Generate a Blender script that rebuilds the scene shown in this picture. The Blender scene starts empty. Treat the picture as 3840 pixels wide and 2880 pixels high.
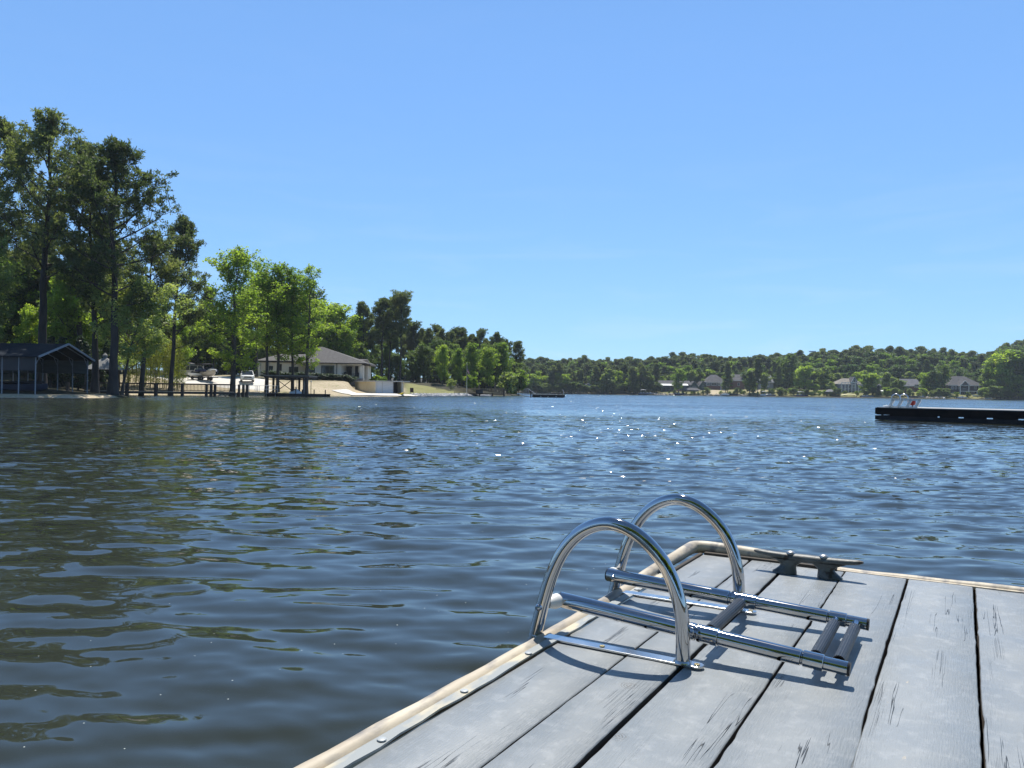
import bpy, math, random
import numpy as np
from mathutils import Vector, Matrix
rad = math.radians
SC = bpy.context.scene
COL = SC.collection

# ------------------------------------------------------------ camera
F = 2885.0
CAMZ = 1.15
cd = bpy.data.cameras.new('camera'); cam = bpy.data.objects.new('camera', cd); COL.objects.link(cam)
cd.sensor_width = 36.0; cd.lens = 36.0 * F / 3840.0
cd.clip_start = 0.05; cd.clip_end = 5000
CR = Matrix.Rotation(rad(90 + 0.53), 4, 'X') @ Matrix.Rotation(rad(0.75), 4, 'Z')
cam.matrix_world = Matrix.Translation((0, 0, CAMZ)) @ CR
SC.camera = cam

# ------------------------------------------------------------ sky and sun
SUN_EL, SUN_AZ = rad(64), rad(7)
w = bpy.data.worlds.new("World"); SC.world = w; w.use_nodes = True
nt = w.node_tree; bg = nt.nodes['Background']
sky = nt.nodes.new('ShaderNodeTexSky'); sky.sky_type = 'NISHITA'; sky.sun_disc = False
sky.sun_elevation = SUN_EL; sky.sun_rotation = SUN_AZ
sky.altitude = 0; sky.air_density = 1.0; sky.dust_density = 0.0; sky.ozone_density = 6.0
gm = nt.nodes.new('ShaderNodeGamma'); gm.inputs[1].default_value = 0.56
mu = nt.nodes.new('ShaderNodeMix'); mu.data_type = 'RGBA'; mu.blend_type = 'MULTIPLY'; mu.inputs[0].default_value = 1
mu.inputs[7].default_value = (1.06, 1.58, 2.22, 1)
nt.links.new(sky.outputs[0], gm.inputs[0]); nt.links.new(gm.outputs[0], mu.inputs[6])
# the sky deepens towards the zenith
tcw = nt.nodes.new('ShaderNodeTexCoord'); spw = nt.nodes.new('ShaderNodeSeparateXYZ'); nt.links.new(tcw.outputs['Generated'], spw.inputs[0])
zr_ = nt.nodes.new('ShaderNodeMapRange'); zr_.interpolation_type = 'SMOOTHSTEP'; zr_.inputs[1].default_value = .40; zr_.inputs[2].default_value = .95; zr_.inputs[3].default_value = 1.0; zr_.inputs[4].default_value = .47
nt.links.new(spw.outputs['Z'], zr_.inputs[0])
zm = nt.nodes.new('ShaderNodeVectorMath'); zm.operation = 'SCALE'; nt.links.new(mu.outputs[2], zm.inputs[0]); nt.links.new(zr_.outputs[0], zm.inputs['Scale'])
# faint cirrus, mostly low over the far shore
mpw = nt.nodes.new('ShaderNodeMapping'); mpw.inputs['Scale'].default_value = (2.2, 2.2, 16); nt.links.new(tcw.outputs['Generated'], mpw.inputs[0])
cn = nt.nodes.new('ShaderNodeTexNoise'); cn.inputs['Scale'].default_value = 2.4; cn.inputs['Detail'].default_value = 7; cn.inputs['Distortion'].default_value = .6; nt.links.new(mpw.outputs[0], cn.inputs['Vector'])
cr_ = nt.nodes.new('ShaderNodeMapRange'); cr_.inputs[1].default_value = .50; cr_.inputs[2].default_value = .78; cr_.inputs[4].default_value = .16; nt.links.new(cn.outputs['Fac'], cr_.inputs[0])
cz = nt.nodes.new('ShaderNodeMapRange'); cz.inputs[1].default_value = .03; cz.inputs[2].default_value = .30; cz.inputs[3].default_value = 1.0; cz.inputs[4].default_value = .06; nt.links.new(spw.outputs['Z'], cz.inputs[0])
cm_ = nt.nodes.new('ShaderNodeMath'); cm_.operation = 'MULTIPLY'; nt.links.new(cr_.outputs[0], cm_.inputs[0]); nt.links.new(cz.outputs[0], cm_.inputs[1])
cx_ = nt.nodes.new('ShaderNodeMix'); cx_.data_type = 'RGBA'; cx_.inputs[7].default_value = (6.0, 6.3, 6.8, 1); nt.links.new(cm_.outputs[0], cx_.inputs[0]); nt.links.new(zm.outputs[0], cx_.inputs[6])
nt.links.new(cx_.outputs[2], bg.inputs[0]); bg.inputs[1].default_value = 0.12
S = Vector((math.sin(SUN_AZ) * math.cos(SUN_EL), math.cos(SUN_AZ) * math.cos(SUN_EL), math.sin(SUN_EL)))
sd = bpy.data.lights.new('sun', 'SUN'); sd.energy = 4.8; sd.angle = rad(0.5); sd.color = (1.0, 0.955, 0.88)
sun = bpy.data.objects.new('sun', sd); COL.objects.link(sun); sun.rotation_euler = S.to_track_quat('Z', 'Y').to_euler()
sun.location = (0, 0, 60)
SC.view_settings.view_transform = 'Standard'; SC.view_settings.look = 'None'
SC.view_settings.exposure = 0.45; SC.view_settings.gamma = 1.0
SC.render.engine = 'CYCLES'
SC.cycles.max_bounces = 8; SC.cycles.transparent_max_bounces = 8
SC.cycles.sample_clamp_indirect = 6

# ------------------------------------------------------------ pixel (of the 3840x2880 photo) to world
CM = CR.to_3x3()
def ray(px, py): return CM @ Vector(((px - 1920) / F, -(py - 1440) / F, -1.0))
def at(px, py, Y):
    r = ray(px, py); k = Y / r.y
    return Vector((r.x * k, Y, CAMZ + r.z * k))
def gx(px, Y, py=1460): return at(px, py, Y).x
def gz(px, py, Y): return at(px, py, Y).z

# ------------------------------------------------------------ mesh helpers
class MB:
    def __init__(s): s.v = []; s.f = []
    def add(s, vs, fs):
        n = len(s.v); s.v += [tuple(p) for p in vs]; s.f += [tuple(i + n for i in f) for f in fs]
    def box(s, c, d, rz=0, m=None, taper=1.0):
        hx, hy, hz = d[0] / 2, d[1] / 2, d[2] / 2
        vs = []
        for z, k in ((-hz, 1), (hz, taper)):
            for x, y in ((-hx, -hy), (hx, -hy), (hx, hy), (-hx, hy)):
                p = Vector((x * k, y * k, z))
                if m is not None: p = m @ p
                elif rz: p = Matrix.Rotation(rz, 3, 'Z') @ p
                vs.append(p + Vector(c))
        s.add(vs, [(0, 3, 2, 1), (4, 5, 6, 7), (0, 1, 5, 4), (1, 2, 6, 5), (2, 3, 7, 6), (3, 0, 4, 7)])
        return s
    def beam(s, p, q, a, b, up=Vector((0, 0, 1))):
        p = Vector(p); q = Vector(q); d = q - p; L = d.length
        if L < 1e-6: return s
        z = d / L
        x = up.cross(z)
        if x.length < 1e-3: x = Vector((1, 0, 0)).cross(z)
        x.normalize(); y = z.cross(x)
        vs = []
        for t in (p, q):
            for i, j in ((-1, -1), (1, -1), (1, 1), (-1, 1)):
                vs.append(t + x * (i * a / 2) + y * (j * b / 2))
        s.add(vs, [(0, 3, 2, 1), (4, 5, 6, 7), (0, 1, 5, 4), (1, 2, 6, 5), (2, 3, 7, 6), (3, 0, 4, 7)])
        return s
    def tube(s, pts, r, n=12, cap=True, sx=1.0, sy=1.0, upv=None):
        pts = [Vector(p) for p in pts]; m = len(pts)
        if not hasattr(r, '__len__'): r = [r] * m
        T = []
        for i in range(m):
            a = pts[max(i - 1, 0)]; b = pts[min(i + 1, m - 1)]; T.append((b - a).normalized())
        u = upv.copy() if upv is not None else (Vector((0, 0, 1)) if abs(T[0].z) < .9 else Vector((1, 0, 0)))
        vs = []; fs = []
        for i in range(m):
            u = (u - T[i] * u.dot(T[i]))
            if u.length < 1e-5: u = Vector((1, 0, 0)).cross(T[i])
            u.normalize(); v = T[i].cross(u)
            for k in range(n):
                a = 2 * math.pi * k / n
                vs.append(pts[i] + u * (math.cos(a) * r[i] * sx) + v * (math.sin(a) * r[i] * sy))
        for i in range(m - 1):
            for k in range(n):
                fs.append((i * n + k, i * n + (k + 1) % n, (i + 1) * n + (k + 1) % n, (i + 1) * n + k))
        if cap:
            fs.append(tuple(range(n - 1, -1, -1))); fs.append(tuple((m - 1) * n + k for k in range(n)))
        s.add(vs, fs); return s
    def lathe(s, c, prof, n=16, rx=1.0, ry=1.0):
        vs = []; fs = []; c = Vector(c); m = len(prof)
        for r, z in prof:
            for k in range(n):
                a = 2 * math.pi * k / n
                vs.append(c + Vector((r * math.cos(a) * rx, r * math.sin(a) * ry, z)))
        for i in range(m - 1):
            for k in range(n):
                fs.append((i * n + k, i * n + (k + 1) % n, (i + 1) * n + (k + 1) % n, (i + 1) * n + k))
        fs.append(tuple(range(n - 1, -1, -1))); fs.append(tuple((m - 1) * n + k for k in range(n)))
        s.add(vs, fs); return s
    def prism(s, poly, d):           # closed planar polygon extruded by vector d
        poly = [Vector(p) for p in poly]; d = Vector(d); n = len(poly)
        vs = poly + [p + d for p in poly]
        fs = [tuple(range(n - 1, -1, -1)), tuple(range(n, 2 * n))] + [(i, (i + 1) % n, n + (i + 1) % n, n + i) for i in range(n)]
        s.add(vs, fs); return s
    def loft(s, rings, cap=True):
        n = len(rings[0]); vs = [Vector(p) for r in rings for p in r]; fs = []
        for i in range(len(rings) - 1):
            for k in range(n):
                fs.append((i * n + k, i * n + (k + 1) % n, (i + 1) * n + (k + 1) % n, (i + 1) * n + k))
        if cap:
            fs.append(tuple(range(n - 1, -1, -1))); fs.append(tuple((len(rings) - 1) * n + k for k in range(n)))
        s.add(vs, fs); return s
    def build(s, name, mat, parent=None, smooth=False, world=False, bevel=0, fix=True):
        me = bpy.data.meshes.new(name)
        vs = s.v
        if world and parent is not None:
            o = parent.location; vs = [(p[0] - o.x, p[1] - o.y, p[2] - o.z) for p in vs]
        me.from_pydata(vs, [], s.f)
        if fix:
            import bmesh
            bm = bmesh.new(); bm.from_mesh(me); bmesh.ops.recalc_face_normals(bm, faces=bm.faces); bm.to_mesh(me); bm.free()
        me.materials.append(mat)
        if smooth: me.shade_smooth()
        ob = bpy.data.objects.new(name, me); COL.objects.link(ob)
        if smooth:
            try: me.set_sharp_from_angle(angle=rad(40))
            except Exception: pass
        if bevel:
            b = ob.modifiers.new('bevel', 'BEVEL'); b.width = bevel; b.segments = 2; b.limit_method = 'ANGLE'
        if parent is not None: ob.parent = parent
        return ob

def fast_mesh(name, verts, faces, mats, matidx=None, smooth=False):
    """verts (n,3) array, faces (m,k) array"""
    me = bpy.data.meshes.new(name)
    k = faces.shape[1]
    me.vertices.add(len(verts)); me.vertices.foreach_set('co', verts.astype(np.float32).ravel())
    me.loops.add(faces.size); me.loops.foreach_set('vertex_index', faces.astype(np.int32).ravel())
    me.polygons.add(len(faces))
    me.polygons.foreach_set('loop_start', np.arange(0, faces.size, k, dtype=np.int32))
    try: me.polygons.foreach_set('loop_total', np.full(len(faces), k, dtype=np.int32))
    except Exception: pass
    for m in mats: me.materials.append(m)
    if matidx is not None: me.polygons.foreach_set('material_index', matidx.astype(np.int32))
    me.update(calc_edges=True); me.validate()
    if smooth: me.shade_smooth()
    return me

def tag(o, label=None, cat=None, group=None, kind=None):
    if label: o['label'] = label
    if cat: o['category'] = cat
    if group: o['group'] = group
    if kind: o['kind'] = kind
    return o
def thing(name, label, cat, loc=(0, 0, 0), rz=0, group=None):
    o = bpy.data.objects.new(name, None); COL.objects.link(o); o.location = loc; o.rotation_euler = (0, 0, rz)
    o.empty_display_size = 0.3
    return tag(o, label, cat, group)
def copy_tree(o, parent=None):
    c = o.copy(); COL.objects.link(c)
    if parent is not None: c.parent = parent
    for ch in list(o.children): copy_tree(ch, c)
    return c

# ------------------------------------------------------------ materials
def M(name, c1, c2=None, scale=5.0, rough=0.7, metal=0.0, bump=0.0, bscale=None, stretch=(1, 1, 1), detail=4, lo=.35, hi=.65,
      c3=None, s3=1.0, lo3=.55, hi3=.7, spec=0.5, rvar=0.0):
    m = bpy.data.materials.new(name); m.use_nodes = True; nt = m.node_tree; N = nt.nodes; L = nt.links
    b = N['Principled BSDF']; b.inputs['Roughness'].default_value = rough; b.inputs['Metallic'].default_value = metal
    b.inputs['Specular IOR Level'].default_value = spec
    c1 = (*c1, 1)
    if c2 is None and not bump: b.inputs['Base Color'].default_value = c1; return m
    tc = N.new('ShaderNodeTexCoord'); mp = N.new('ShaderNodeMapping'); mp.inputs['Scale'].default_value = stretch
    L.new(tc.outputs['Object'], mp.inputs[0])
    if c2 is not None:
        n = N.new('ShaderNodeTexNoise'); n.inputs['Scale'].default_value = scale; n.inputs['Detail'].default_value = detail
        L.new(mp.outputs[0], n.inputs['Vector'])
        mr = N.new('ShaderNodeMapRange'); mr.inputs[1].default_value = lo; mr.inputs[2].default_value = hi
        L.new(n.outputs['Fac'], mr.inputs[0])
        mx = N.new('ShaderNodeMix'); mx.data_type = 'RGBA'; mx.inputs[6].default_value = c1; mx.inputs[7].default_value = (*c2, 1)
        L.new(mr.outputs[0], mx.inputs[0]); out = mx.outputs[2]
        if c3 is not None:
            n3 = N.new('ShaderNodeTexNoise'); n3.inputs['Scale'].default_value = s3; n3.inputs['Detail'].default_value = 5
            L.new(mp.outputs[0], n3.inputs['Vector'])
            m3 = N.new('ShaderNodeMapRange'); m3.inputs[1].default_value = lo3; m3.inputs[2].default_value = hi3
            L.new(n3.outputs['Fac'], m3.inputs[0])
            x3 = N.new('ShaderNodeMix'); x3.data_type = 'RGBA'; L.new(m3.outputs[0], x3.inputs[0]); L.new(out, x3.inputs[6])
            x3.inputs[7].default_value = (*c3, 1); out = x3.outputs[2]
        L.new(out, b.inputs['Base Color'])
        if rvar:
            ra = N.new('ShaderNodeMapRange'); ra.inputs[3].default_value = rough - rvar; ra.inputs[4].default_value = rough + rvar
            L.new(n.outputs['Fac'], ra.inputs[0]); L.new(ra.outputs[0], b.inputs['Roughness'])
    else: b.inputs['Base Color'].default_value = c1
    if bump:
        n2 = N.new('ShaderNodeTexNoise'); n2.inputs['Scale'].default_value = bscale or scale * 3; n2.inputs['Detail'].default_value = 5
        L.new(mp.outputs[0], n2.inputs['Vector'])
        bp = N.new('ShaderNodeBump'); bp.inputs['Strength'].default_value = 1.0; bp.inputs['Distance'].default_value = bump
        L.new(n2.outputs['Fac'], bp.inputs['Height']); L.new(bp.outputs[0], b.inputs['Normal'])
    return m

def leaf_mat(name, dark, light, yellow=None, scale=0.45, trans=0.35, rough=0.55, objvar=0.25):
    m = bpy.data.materials.new(name); m.use_nodes = True; nt = m.node_tree; N = nt.nodes; L = nt.links
    b = N['Principled BSDF']; b.inputs['Roughness'].default_value = rough; b.inputs['Specular IOR Level'].default_value = 0.35
    tc = N.new('ShaderNodeTexCoord'); n = N.new('ShaderNodeTexNoise'); n.inputs['Scale'].default_value = scale; n.inputs['Detail'].default_value = 6
    n.inputs['Roughness'].default_value = 0.7
    L.new(tc.outputs['Object'], n.inputs['Vector'])
    oi = N.new('ShaderNodeObjectInfo')
    ma = N.new('ShaderNodeMath'); ma.operation = 'MULTIPLY_ADD'; ma.inputs[1].default_value = objvar; ma.inputs[2].default_value = -objvar / 2
    L.new(oi.outputs['Random'], ma.inputs[0])
    ad = N.new('ShaderNodeMath'); ad.operation = 'ADD'; L.new(n.outputs['Fac'], ad.inputs[0]); L.new(ma.outputs[0], ad.inputs[1])
    cr = N.new('ShaderNodeValToRGB'); e = cr.color_ramp.elements
    e[0].position = .34; e[0].color = (*dark, 1); e[1].position = .66; e[1].color = (*light, 1)
    if yellow: x = cr.color_ramp.elements.new(.78); x.color = (*yellow, 1)
    L.new(ad.outputs[0], cr.inputs[0]); L.new(cr.outputs[0], b.inputs['Base Color'])
    tr = N.new('ShaderNodeBsdfTranslucent')
    hs = N.new('ShaderNodeMix'); hs.data_type = 'RGBA'; hs.blend_type = 'MULTIPLY'; hs.inputs[0].default_value = 1
    hs.inputs[7].default_value = (1.75, 1.85, .75, 1); L.new(cr.outputs[0], hs.inputs[6]); L.new(hs.outputs[2], tr.inputs[0])
    mx = N.new('ShaderNodeMixShader'); mx.inputs[0].default_value = trans
    L.new(b.outputs[0], mx.inputs[1]); L.new(tr.outputs[0], mx.inputs[2]); L.new(mx.outputs[0], N['Material Output'].inputs[0])
    return m
# ------------------------------------------------------------ lake water
def water_mat():
    m = bpy.data.materials.new('lake_water'); m.use_nodes = True; nt = m.node_tree; N = nt.nodes; L = nt.links
    b = N['Principled BSDF']
    b.inputs['Roughness'].default_value = 0.035; b.inputs['IOR'].default_value = 1.333
    geo = N.new('ShaderNodeNewGeometry')
    # pollen and dust specks floating on the surface
    mp0 = N.new('ShaderNodeMapping'); mp0.inputs['Scale'].default_value = (1.0, 1.0, 0.0)
    L.new(geo.outputs['Position'], mp0.inputs[0])
    vo = N.new('ShaderNodeTexVoronoi'); vo.inputs['Scale'].default_value = 11.0; vo.inputs['Randomness'].default_value = 1.0
    L.new(mp0.outputs[0], vo.inputs['Vector'])
    lt = N.new('ShaderNodeMath'); lt.operation = 'LESS_THAN'; lt.inputs[1].default_value = 0.034; L.new(vo.outputs['Distance'], lt.inputs[0])
    nn = N.new('ShaderNodeTexNoise'); nn.inputs['Scale'].default_value = 1.1; L.new(mp0.outputs[0], nn.inputs['Vector'])
    gt = N.new('ShaderNodeMath'); gt.operation = 'GREATER_THAN'; gt.inputs[1].default_value = 0.46; L.new(nn.outputs['Fac'], gt.inputs[0])
    sp = N.new('ShaderNodeMath'); sp.operation = 'MULTIPLY'; L.new(lt.outputs[0], sp.inputs[0]); L.new(gt.outputs[0], sp.inputs[1])
    cx = N.new('ShaderNodeMix'); cx.data_type = 'RGBA'; cx.inputs[6].default_value = (0.026, 0.031, 0.024, 1); cx.inputs[7].default_value = (0.45, 0.47, 0.42, 1)
    L.new(sp.outputs[0], cx.inputs[0]); L.new(cx.outputs[2], b.inputs['Base Color'])
    # wavelets too small for the mesh: slopes from stretched noise in metres, crests roughly along x
    def nz(sc, rot, det=1.0, ax=.42):
        mp = N.new('ShaderNodeMapping'); mp.inputs['Rotation'].default_value = (0, 0, rad(rot)); mp.inputs['Scale'].default_value = (sc * ax, sc, sc)
        L.new(geo.outputs['Position'], mp.inputs[0])
        n = N.new('ShaderNodeTexNoise'); n.inputs['Scale'].default_value = 1; n.inputs['Detail'].default_value = det
        L.new(mp.outputs[0], n.inputs['Vector']); return n
    def vm(op, a, b_):
        x = N.new('ShaderNodeVectorMath'); x.operation = op; L.new(a, x.inputs[0])
        if op == 'SCALE':
            if isinstance(b_, float): x.inputs['Scale'].default_value = b_
            else: L.new(b_, x.inputs['Scale'])
        elif isinstance(b_, tuple): x.inputs[1].default_value = b_
        else: L.new(b_, x.inputs[1])
        return x.outputs[0]
    def rg(v, a, b_, lo, hi):
        r = N.new('ShaderNodeMapRange'); r.inputs[1].default_value = a; r.inputs[2].default_value = b_; r.inputs[3].default_value = lo; r.inputs[4].default_value = hi; L.new(v, r.inputs[0]); return r.outputs[0]
    def mul(a, b_):
        x = N.new('ShaderNodeMath'); x.operation = 'MULTIPLY'; L.new(a, x.inputs[0]); L.new(b_, x.inputs[1]); return x.outputs[0]
    ln = N.new('ShaderNodeVectorMath'); ln.operation = 'LENGTH'; L.new(geo.outputs['Position'], ln.inputs[0]); D = ln.outputs['Value']
    gust = rg(nz(0.10, 10, 2, .6).outputs['Fac'], .35, .65, .55, 1.2)
    def comp(sc, rot, amp, det=1.0):
        c = vm('SUBTRACT', nz(sc, rot, det).outputs['Color'], (.5, .5, .5)); c = vm('MULTIPLY', c, (.55, 1.0, 0.0)); return vm('SCALE', c, amp)
    v = comp(10.0, -8, mul(rg(D, 2.0, 12, .06, .70), gust), 1.0)
    v = vm('ADD', v, comp(4.5, 12, mul(rg(D, 3.0, 13, WV[0], WV[1]), gust), 2.0))
    v = vm('ADD', v, comp(2.1, -14, mul(rg(D, 4, 28, WV[2], WV[3]), gust)))
    v = vm('ADD', v, comp(0.85, 5, rg(D, 22, 75, 0.0, WV[4])))
    # far off only the faces tipped towards the dock can be seen: fold the slopes that way
    sx = N.new('ShaderNodeSeparateXYZ'); L.new(v, sx.inputs[0]); ab = N.new('ShaderNodeMath'); ab.operation = 'ABSOLUTE'; L.new(sx.outputs['Y'], ab.inputs[0])
    ng = N.new('ShaderNodeMath'); ng.operation = 'MULTIPLY_ADD'; ng.inputs[1].default_value = -1.0; ng.inputs[2].default_value = -0.02; L.new(ab.outputs[0], ng.inputs[0])
    mf = N.new('ShaderNodeMix'); mf.data_type = 'FLOAT'; L.new(rg(D, 14, 60, 0, 1), mf.inputs[0]); L.new(sx.outputs['Y'], mf.inputs[2]); L.new(ng.outputs[0], mf.inputs[3])
    cb = N.new('ShaderNodeCombineXYZ'); L.new(sx.outputs['X'], cb.inputs[0]); L.new(mf.outputs[0], cb.inputs[1]); v = cb.outputs[0]
    # rare steep little facets that catch the sun
    gn = nz(8.0, 0, 0.0, .7).outputs['Fac']; gsel = rg(gn, .768, .776, 0, 1); gsel = mul(gsel, rg(D, 8, 11, 0, 1))
    rn = nz(1.7, 33, 0.0, 1.0).outputs['Color']; rv = vm('SUBTRACT', rn, (.5, .5, .5)); rv = vm('MULTIPLY', rv, (1.25, .55, 0.0)); rv = vm('ADD', rv, (-.11, -.59, 0.0))
    mg = N.new('ShaderNodeMix'); mg.data_type = 'VECTOR'; L.new(gsel, mg.inputs[0]); L.new(v, mg.inputs[4]); L.new(rv, mg.inputs[5]); v = mg.outputs[1]
    L.new(rg(gsel, 0, 1, .035, .13), b.inputs['Roughness'])
    v = vm('ADD', v, geo.outputs['Normal']); v = vm('NORMALIZE', v, (0, 0, 0))
    L.new(v, b.inputs['Normal'])
    return m
WV = (0.10, 0.52, 0.12, 0.55, 0.52)

def wave_height(x, y, sp):
    """sum of short-crested wavelets; components shorter than the mesh can carry fade out"""
    rng = np.random.RandomState(11)
    h = np.zeros_like(x)
    r = np.sqrt(x * x + y * y)
    grow = 0.55 + 0.55 * np.clip((r - 3) / 25, 0, 1)
    n = 100
    for i in range(n):
        lam = 0.09 * (0.95 / 0.09) ** ((i + rng.rand() * .8) / n)
        th = rng.normal(0, 0.42) - 0.10
        kx, ky = math.sin(th), -math.cos(th)
        k = 2 * math.pi / lam
        slope = 0.0148 * (1.0 if lam > .30 else .95)
        a = slope / k * 1.35
        ph = rng.rand() * 6.28
        fade = np.clip((lam / (sp * 3.2) - 0.7) / 0.8, 0, 1)
        # wave groups: envelope drifting across, so no long straight crests
        env = 1 + 0.7 * np.sin(x * rng.uniform(.25, .9) + y * rng.uniform(.1, .5) + rng.rand() * 6.28)
        p = k * (kx * x + ky * y) + ph
        h += a * fade * env * (np.sin(p) + 0.18 * np.cos(2 * p))
    return h * grow

def build_water():
    rs = [0.6]
    while rs[-1] < 720:
        r = rs[-1]; dr = max(0.022, 0.0085 * r) if r < 70 else 0.03 * r
        rs.append(r + dr)
    rs = np.array(rs)
    th = np.concatenate([np.linspace(-180, -42, 36, endpoint=False), np.arange(-42, 42, 0.15), np.linspace(42, 180, 37)])
    R, T = np.meshgrid(rs, np.radians(th), indexing='ij')
    X = R * np.sin(T); Y = R * np.cos(T)
    sp = np.maximum(np.maximum(0.022, 0.0085 * R), np.where(np.abs(T) > rad(42.1), R * .067, R * .0026))
    sp = np.where(R >= 70, 0.03 * R, sp)
    Z = wave_height(X, Y, sp)
    nr, ntt = R.shape
    V = np.stack([X, Y, Z], -1).reshape(-1, 3)
    i = np.arange(nr - 1)[:, None] * ntt + np.arange(ntt - 1)[None, :]
    Fq = np.stack([i, i + ntt, i + ntt + 1, i + 1], -1).reshape(-1, 4)
    me = fast_mesh('lake_water', V, Fq[:, ::-1], [water_mat()], smooth=True)
    # inner disc under the camera
    o = bpy.data.objects.new('lake_water', me); COL.objects.link(o); tag(o, kind='structure')
    return o
build_water()

# ------------------------------------------------------------ dock we stand on: local x runs across the boards, y along them
DZ = 0.55
DRZ = rad(-30.4)
UV_ = Vector((-math.sin(DRZ), math.cos(DRZ), 0)); VV_ = Vector((math.cos(DRZ), math.sin(DRZ), 0))
chrome = M('polished_stainless', (.46, .46, .47), (.54, .54, .54), scale=9, rough=.06, metal=1.0, rvar=.03)
chrome_dull = M('brushed_stainless', (.50, .50, .50), (.62, .62, .60), scale=14, rough=.22, metal=1.0, rvar=.08)
black_rubber = M('black_rubber', (.008, .008, .009), (.016, .016, .017), scale=60, rough=.42, bump=.0005, bscale=300)
white_plastic = M('white_plastic', (.72, .72, .70), (.62, .62, .58), scale=20, rough=.4)
brass = M('brass_screw', (.55, .45, .25), rough=.35, metal=1.0)
dark_wood = M('dark_wood_gap_shade', (.030, .024, .018), (.055, .042, .030), scale=8, rough=.8, bump=.002)

def deck_mat():
    m = bpy.data.materials.new('grey_painted_boards'); m.use_nodes = True; nt = m.node_tree; N = nt.nodes; L = nt.links
    b = N['Principled BSDF']; uv = N.new('ShaderNodeUVMap'); uv.uv_map = 'board'
    def mapn(sx, sy): 
        mp = N.new('ShaderNodeMapping'); mp.inputs['Scale'].default_value = (sx, sy, 1); L.new(uv.outputs[0], mp.inputs[0]); return mp.outputs[0]
    def noise(v, sc, det=4, ro=.55):
        n = N.new('ShaderNodeTexNoise'); n.inputs['Scale'].default_value = sc; n.inputs['Detail'].default_value = det; n.inputs['Roughness'].default_value = ro
        L.new(v, n.inputs['Vector']); return n.outputs['Fac']
    def rng(v, a, b_, c=0, d=1):
        r = N.new('ShaderNodeMapRange'); r.inputs[1].default_value = a; r.inputs[2].default_value = b_; r.inputs[3].default_value = c; r.inputs[4].default_value = d
        L.new(v, r.inputs[0]); return r.outputs[0]
    def mix(f, a, b_):
        x = N.new('ShaderNodeMix'); x.data_type = 'RGBA'
        L.new(f, x.inputs[0])
        for k, c in ((6, a), (7, b_)):
            if isinstance(c, tuple): x.inputs[k].default_value = (*c, 1)
            else: L.new(c, x.inputs[k])
        return x.outputs[2]
    def math_(op, a, b_):
        x = N.new('ShaderNodeMath'); x.operation = op; L.new(a, x.inputs[0])
        if isinstance(b_, (int, float)): x.inputs[1].default_value = b_
        else: L.new(b_, x.inputs[1])
        return x.outputs[0]
    base = mix(rng(noise(mapn(1, 1), 5, 5), .3, .7), (.200, .219, .230), (.242, .258, .264))
    base = mix(rng(noise(mapn(1, 1), 26, 5, .65), .50, .75), base, (.300, .314, .318))        # scuffs
    base = mix(rng(noise(mapn(1, 6), 12, 5, .6), .58, .74, 0, .7), base, (.200, .212, .214))   # streaks along the grain
    at_ = N.new('ShaderNodeAttribute'); at_.attribute_name = 'worn'
    chips = math_('MULTIPLY', rng(noise(mapn(1, 4), 11, 5, .75), .66, .69), at_.outputs['Fac'])
    base = mix(chips, base, (.42, .36, .27))
    tn = N.new('ShaderNodeAttribute'); tn.attribute_name = 'tone'
    hv = N.new('ShaderNodeHueSaturation'); L.new(base, hv.inputs['Color']); L.new(tn.outputs['Fac'], hv.inputs['Value']); base = hv.outputs[0]
    base = mix(rng(noise(mapn(1, 1), 1.7, 6, .7), .55, .75, 0, .55), base, (.185, .196, .196))
    # knots: rings in the wood telegraphing through the paint
    vo = N.new('ShaderNodeTexVoronoi'); vo.inputs['Scale'].default_value = 3.4; L.new(mapn(1, 1), vo.inputs['Vector'])
    wob = math_('ADD', vo.outputs['Distance'], math_('MULTIPLY', noise(mapn(1, 1), 45, 3), .035))
    ring = N.new('ShaderNodeMath'); ring.operation = 'SINE'; L.new(math_('MULTIPLY', wob, 420), ring.inputs[0])
    kn = math_('MULTIPLY', rng(wob, .07, .10, 1, 0), rng(ring.outputs[0], .35, .9))
    base = mix(math_('MULTIPLY', kn, .55), base, (.15, .125, .10))
    # checks: long dark hairline cracks
    ck = noise(mapn(.5, 16), 2.2, 3, .5)
    line = rng(math_('ABSOLUTE', math_('SUBTRACT', ck, .5), 0), 0, .0055, 1, 0)
    gate = rng(noise(mapn(1, 5), 2.3, 2), .585, .63)
    gate = math_('MULTIPLY', gate, at_.outputs['Alpha']) if False else gate
    crack = math_('MULTIPLY', line, gate)
    at2 = N.new('ShaderNodeAttribute'); at2.attribute_name = 'cracky'
    ck2 = noise(mapn(.42, 38), 3.1, 2, .5)
    line2 = rng(math_('ABSOLUTE', math_('SUBTRACT', ck2, .5), 0), 0, .010, 1, 0)
    crack2 = math_('MULTIPLY', math_('MULTIPLY', line2, rng(noise(mapn(.6, 5), 3.7, 2), .60, .66)), at2.outputs['Fac'])
    crack = math_('MULTIPLY', math_('MAXIMUM', crack, crack2), .85)
    base = mix(crack, base, (.035, .030, .026))
    # bird lime / flecks
    fl = N.new('ShaderNodeTexVoronoi'); fl.inputs['Scale'].default_value = 17; L.new(mapn(1, 1), fl.inputs['Vector'])
    fleck = math_('MULTIPLY', rng(fl.outputs['Distance'], .03, .05, 1, 0), rng(noise(mapn(1, 1), 2.5, 1), .52, .56))
    base = mix(math_('MULTIPLY', fleck, .2), base, (.52, .53, .52))
    L.new(base, b.inputs['Base Color'])
    L.new(rng(noise(mapn(1, 1), 7, 4), .3, .7, .36, .55), b.inputs['Roughness'])
    hgt = math_('SUBTRACT', math_('MULTIPLY', noise(mapn(1, 9), 30, 5, .6), .0012), math_('MULTIPLY', crack, .004))
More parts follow.
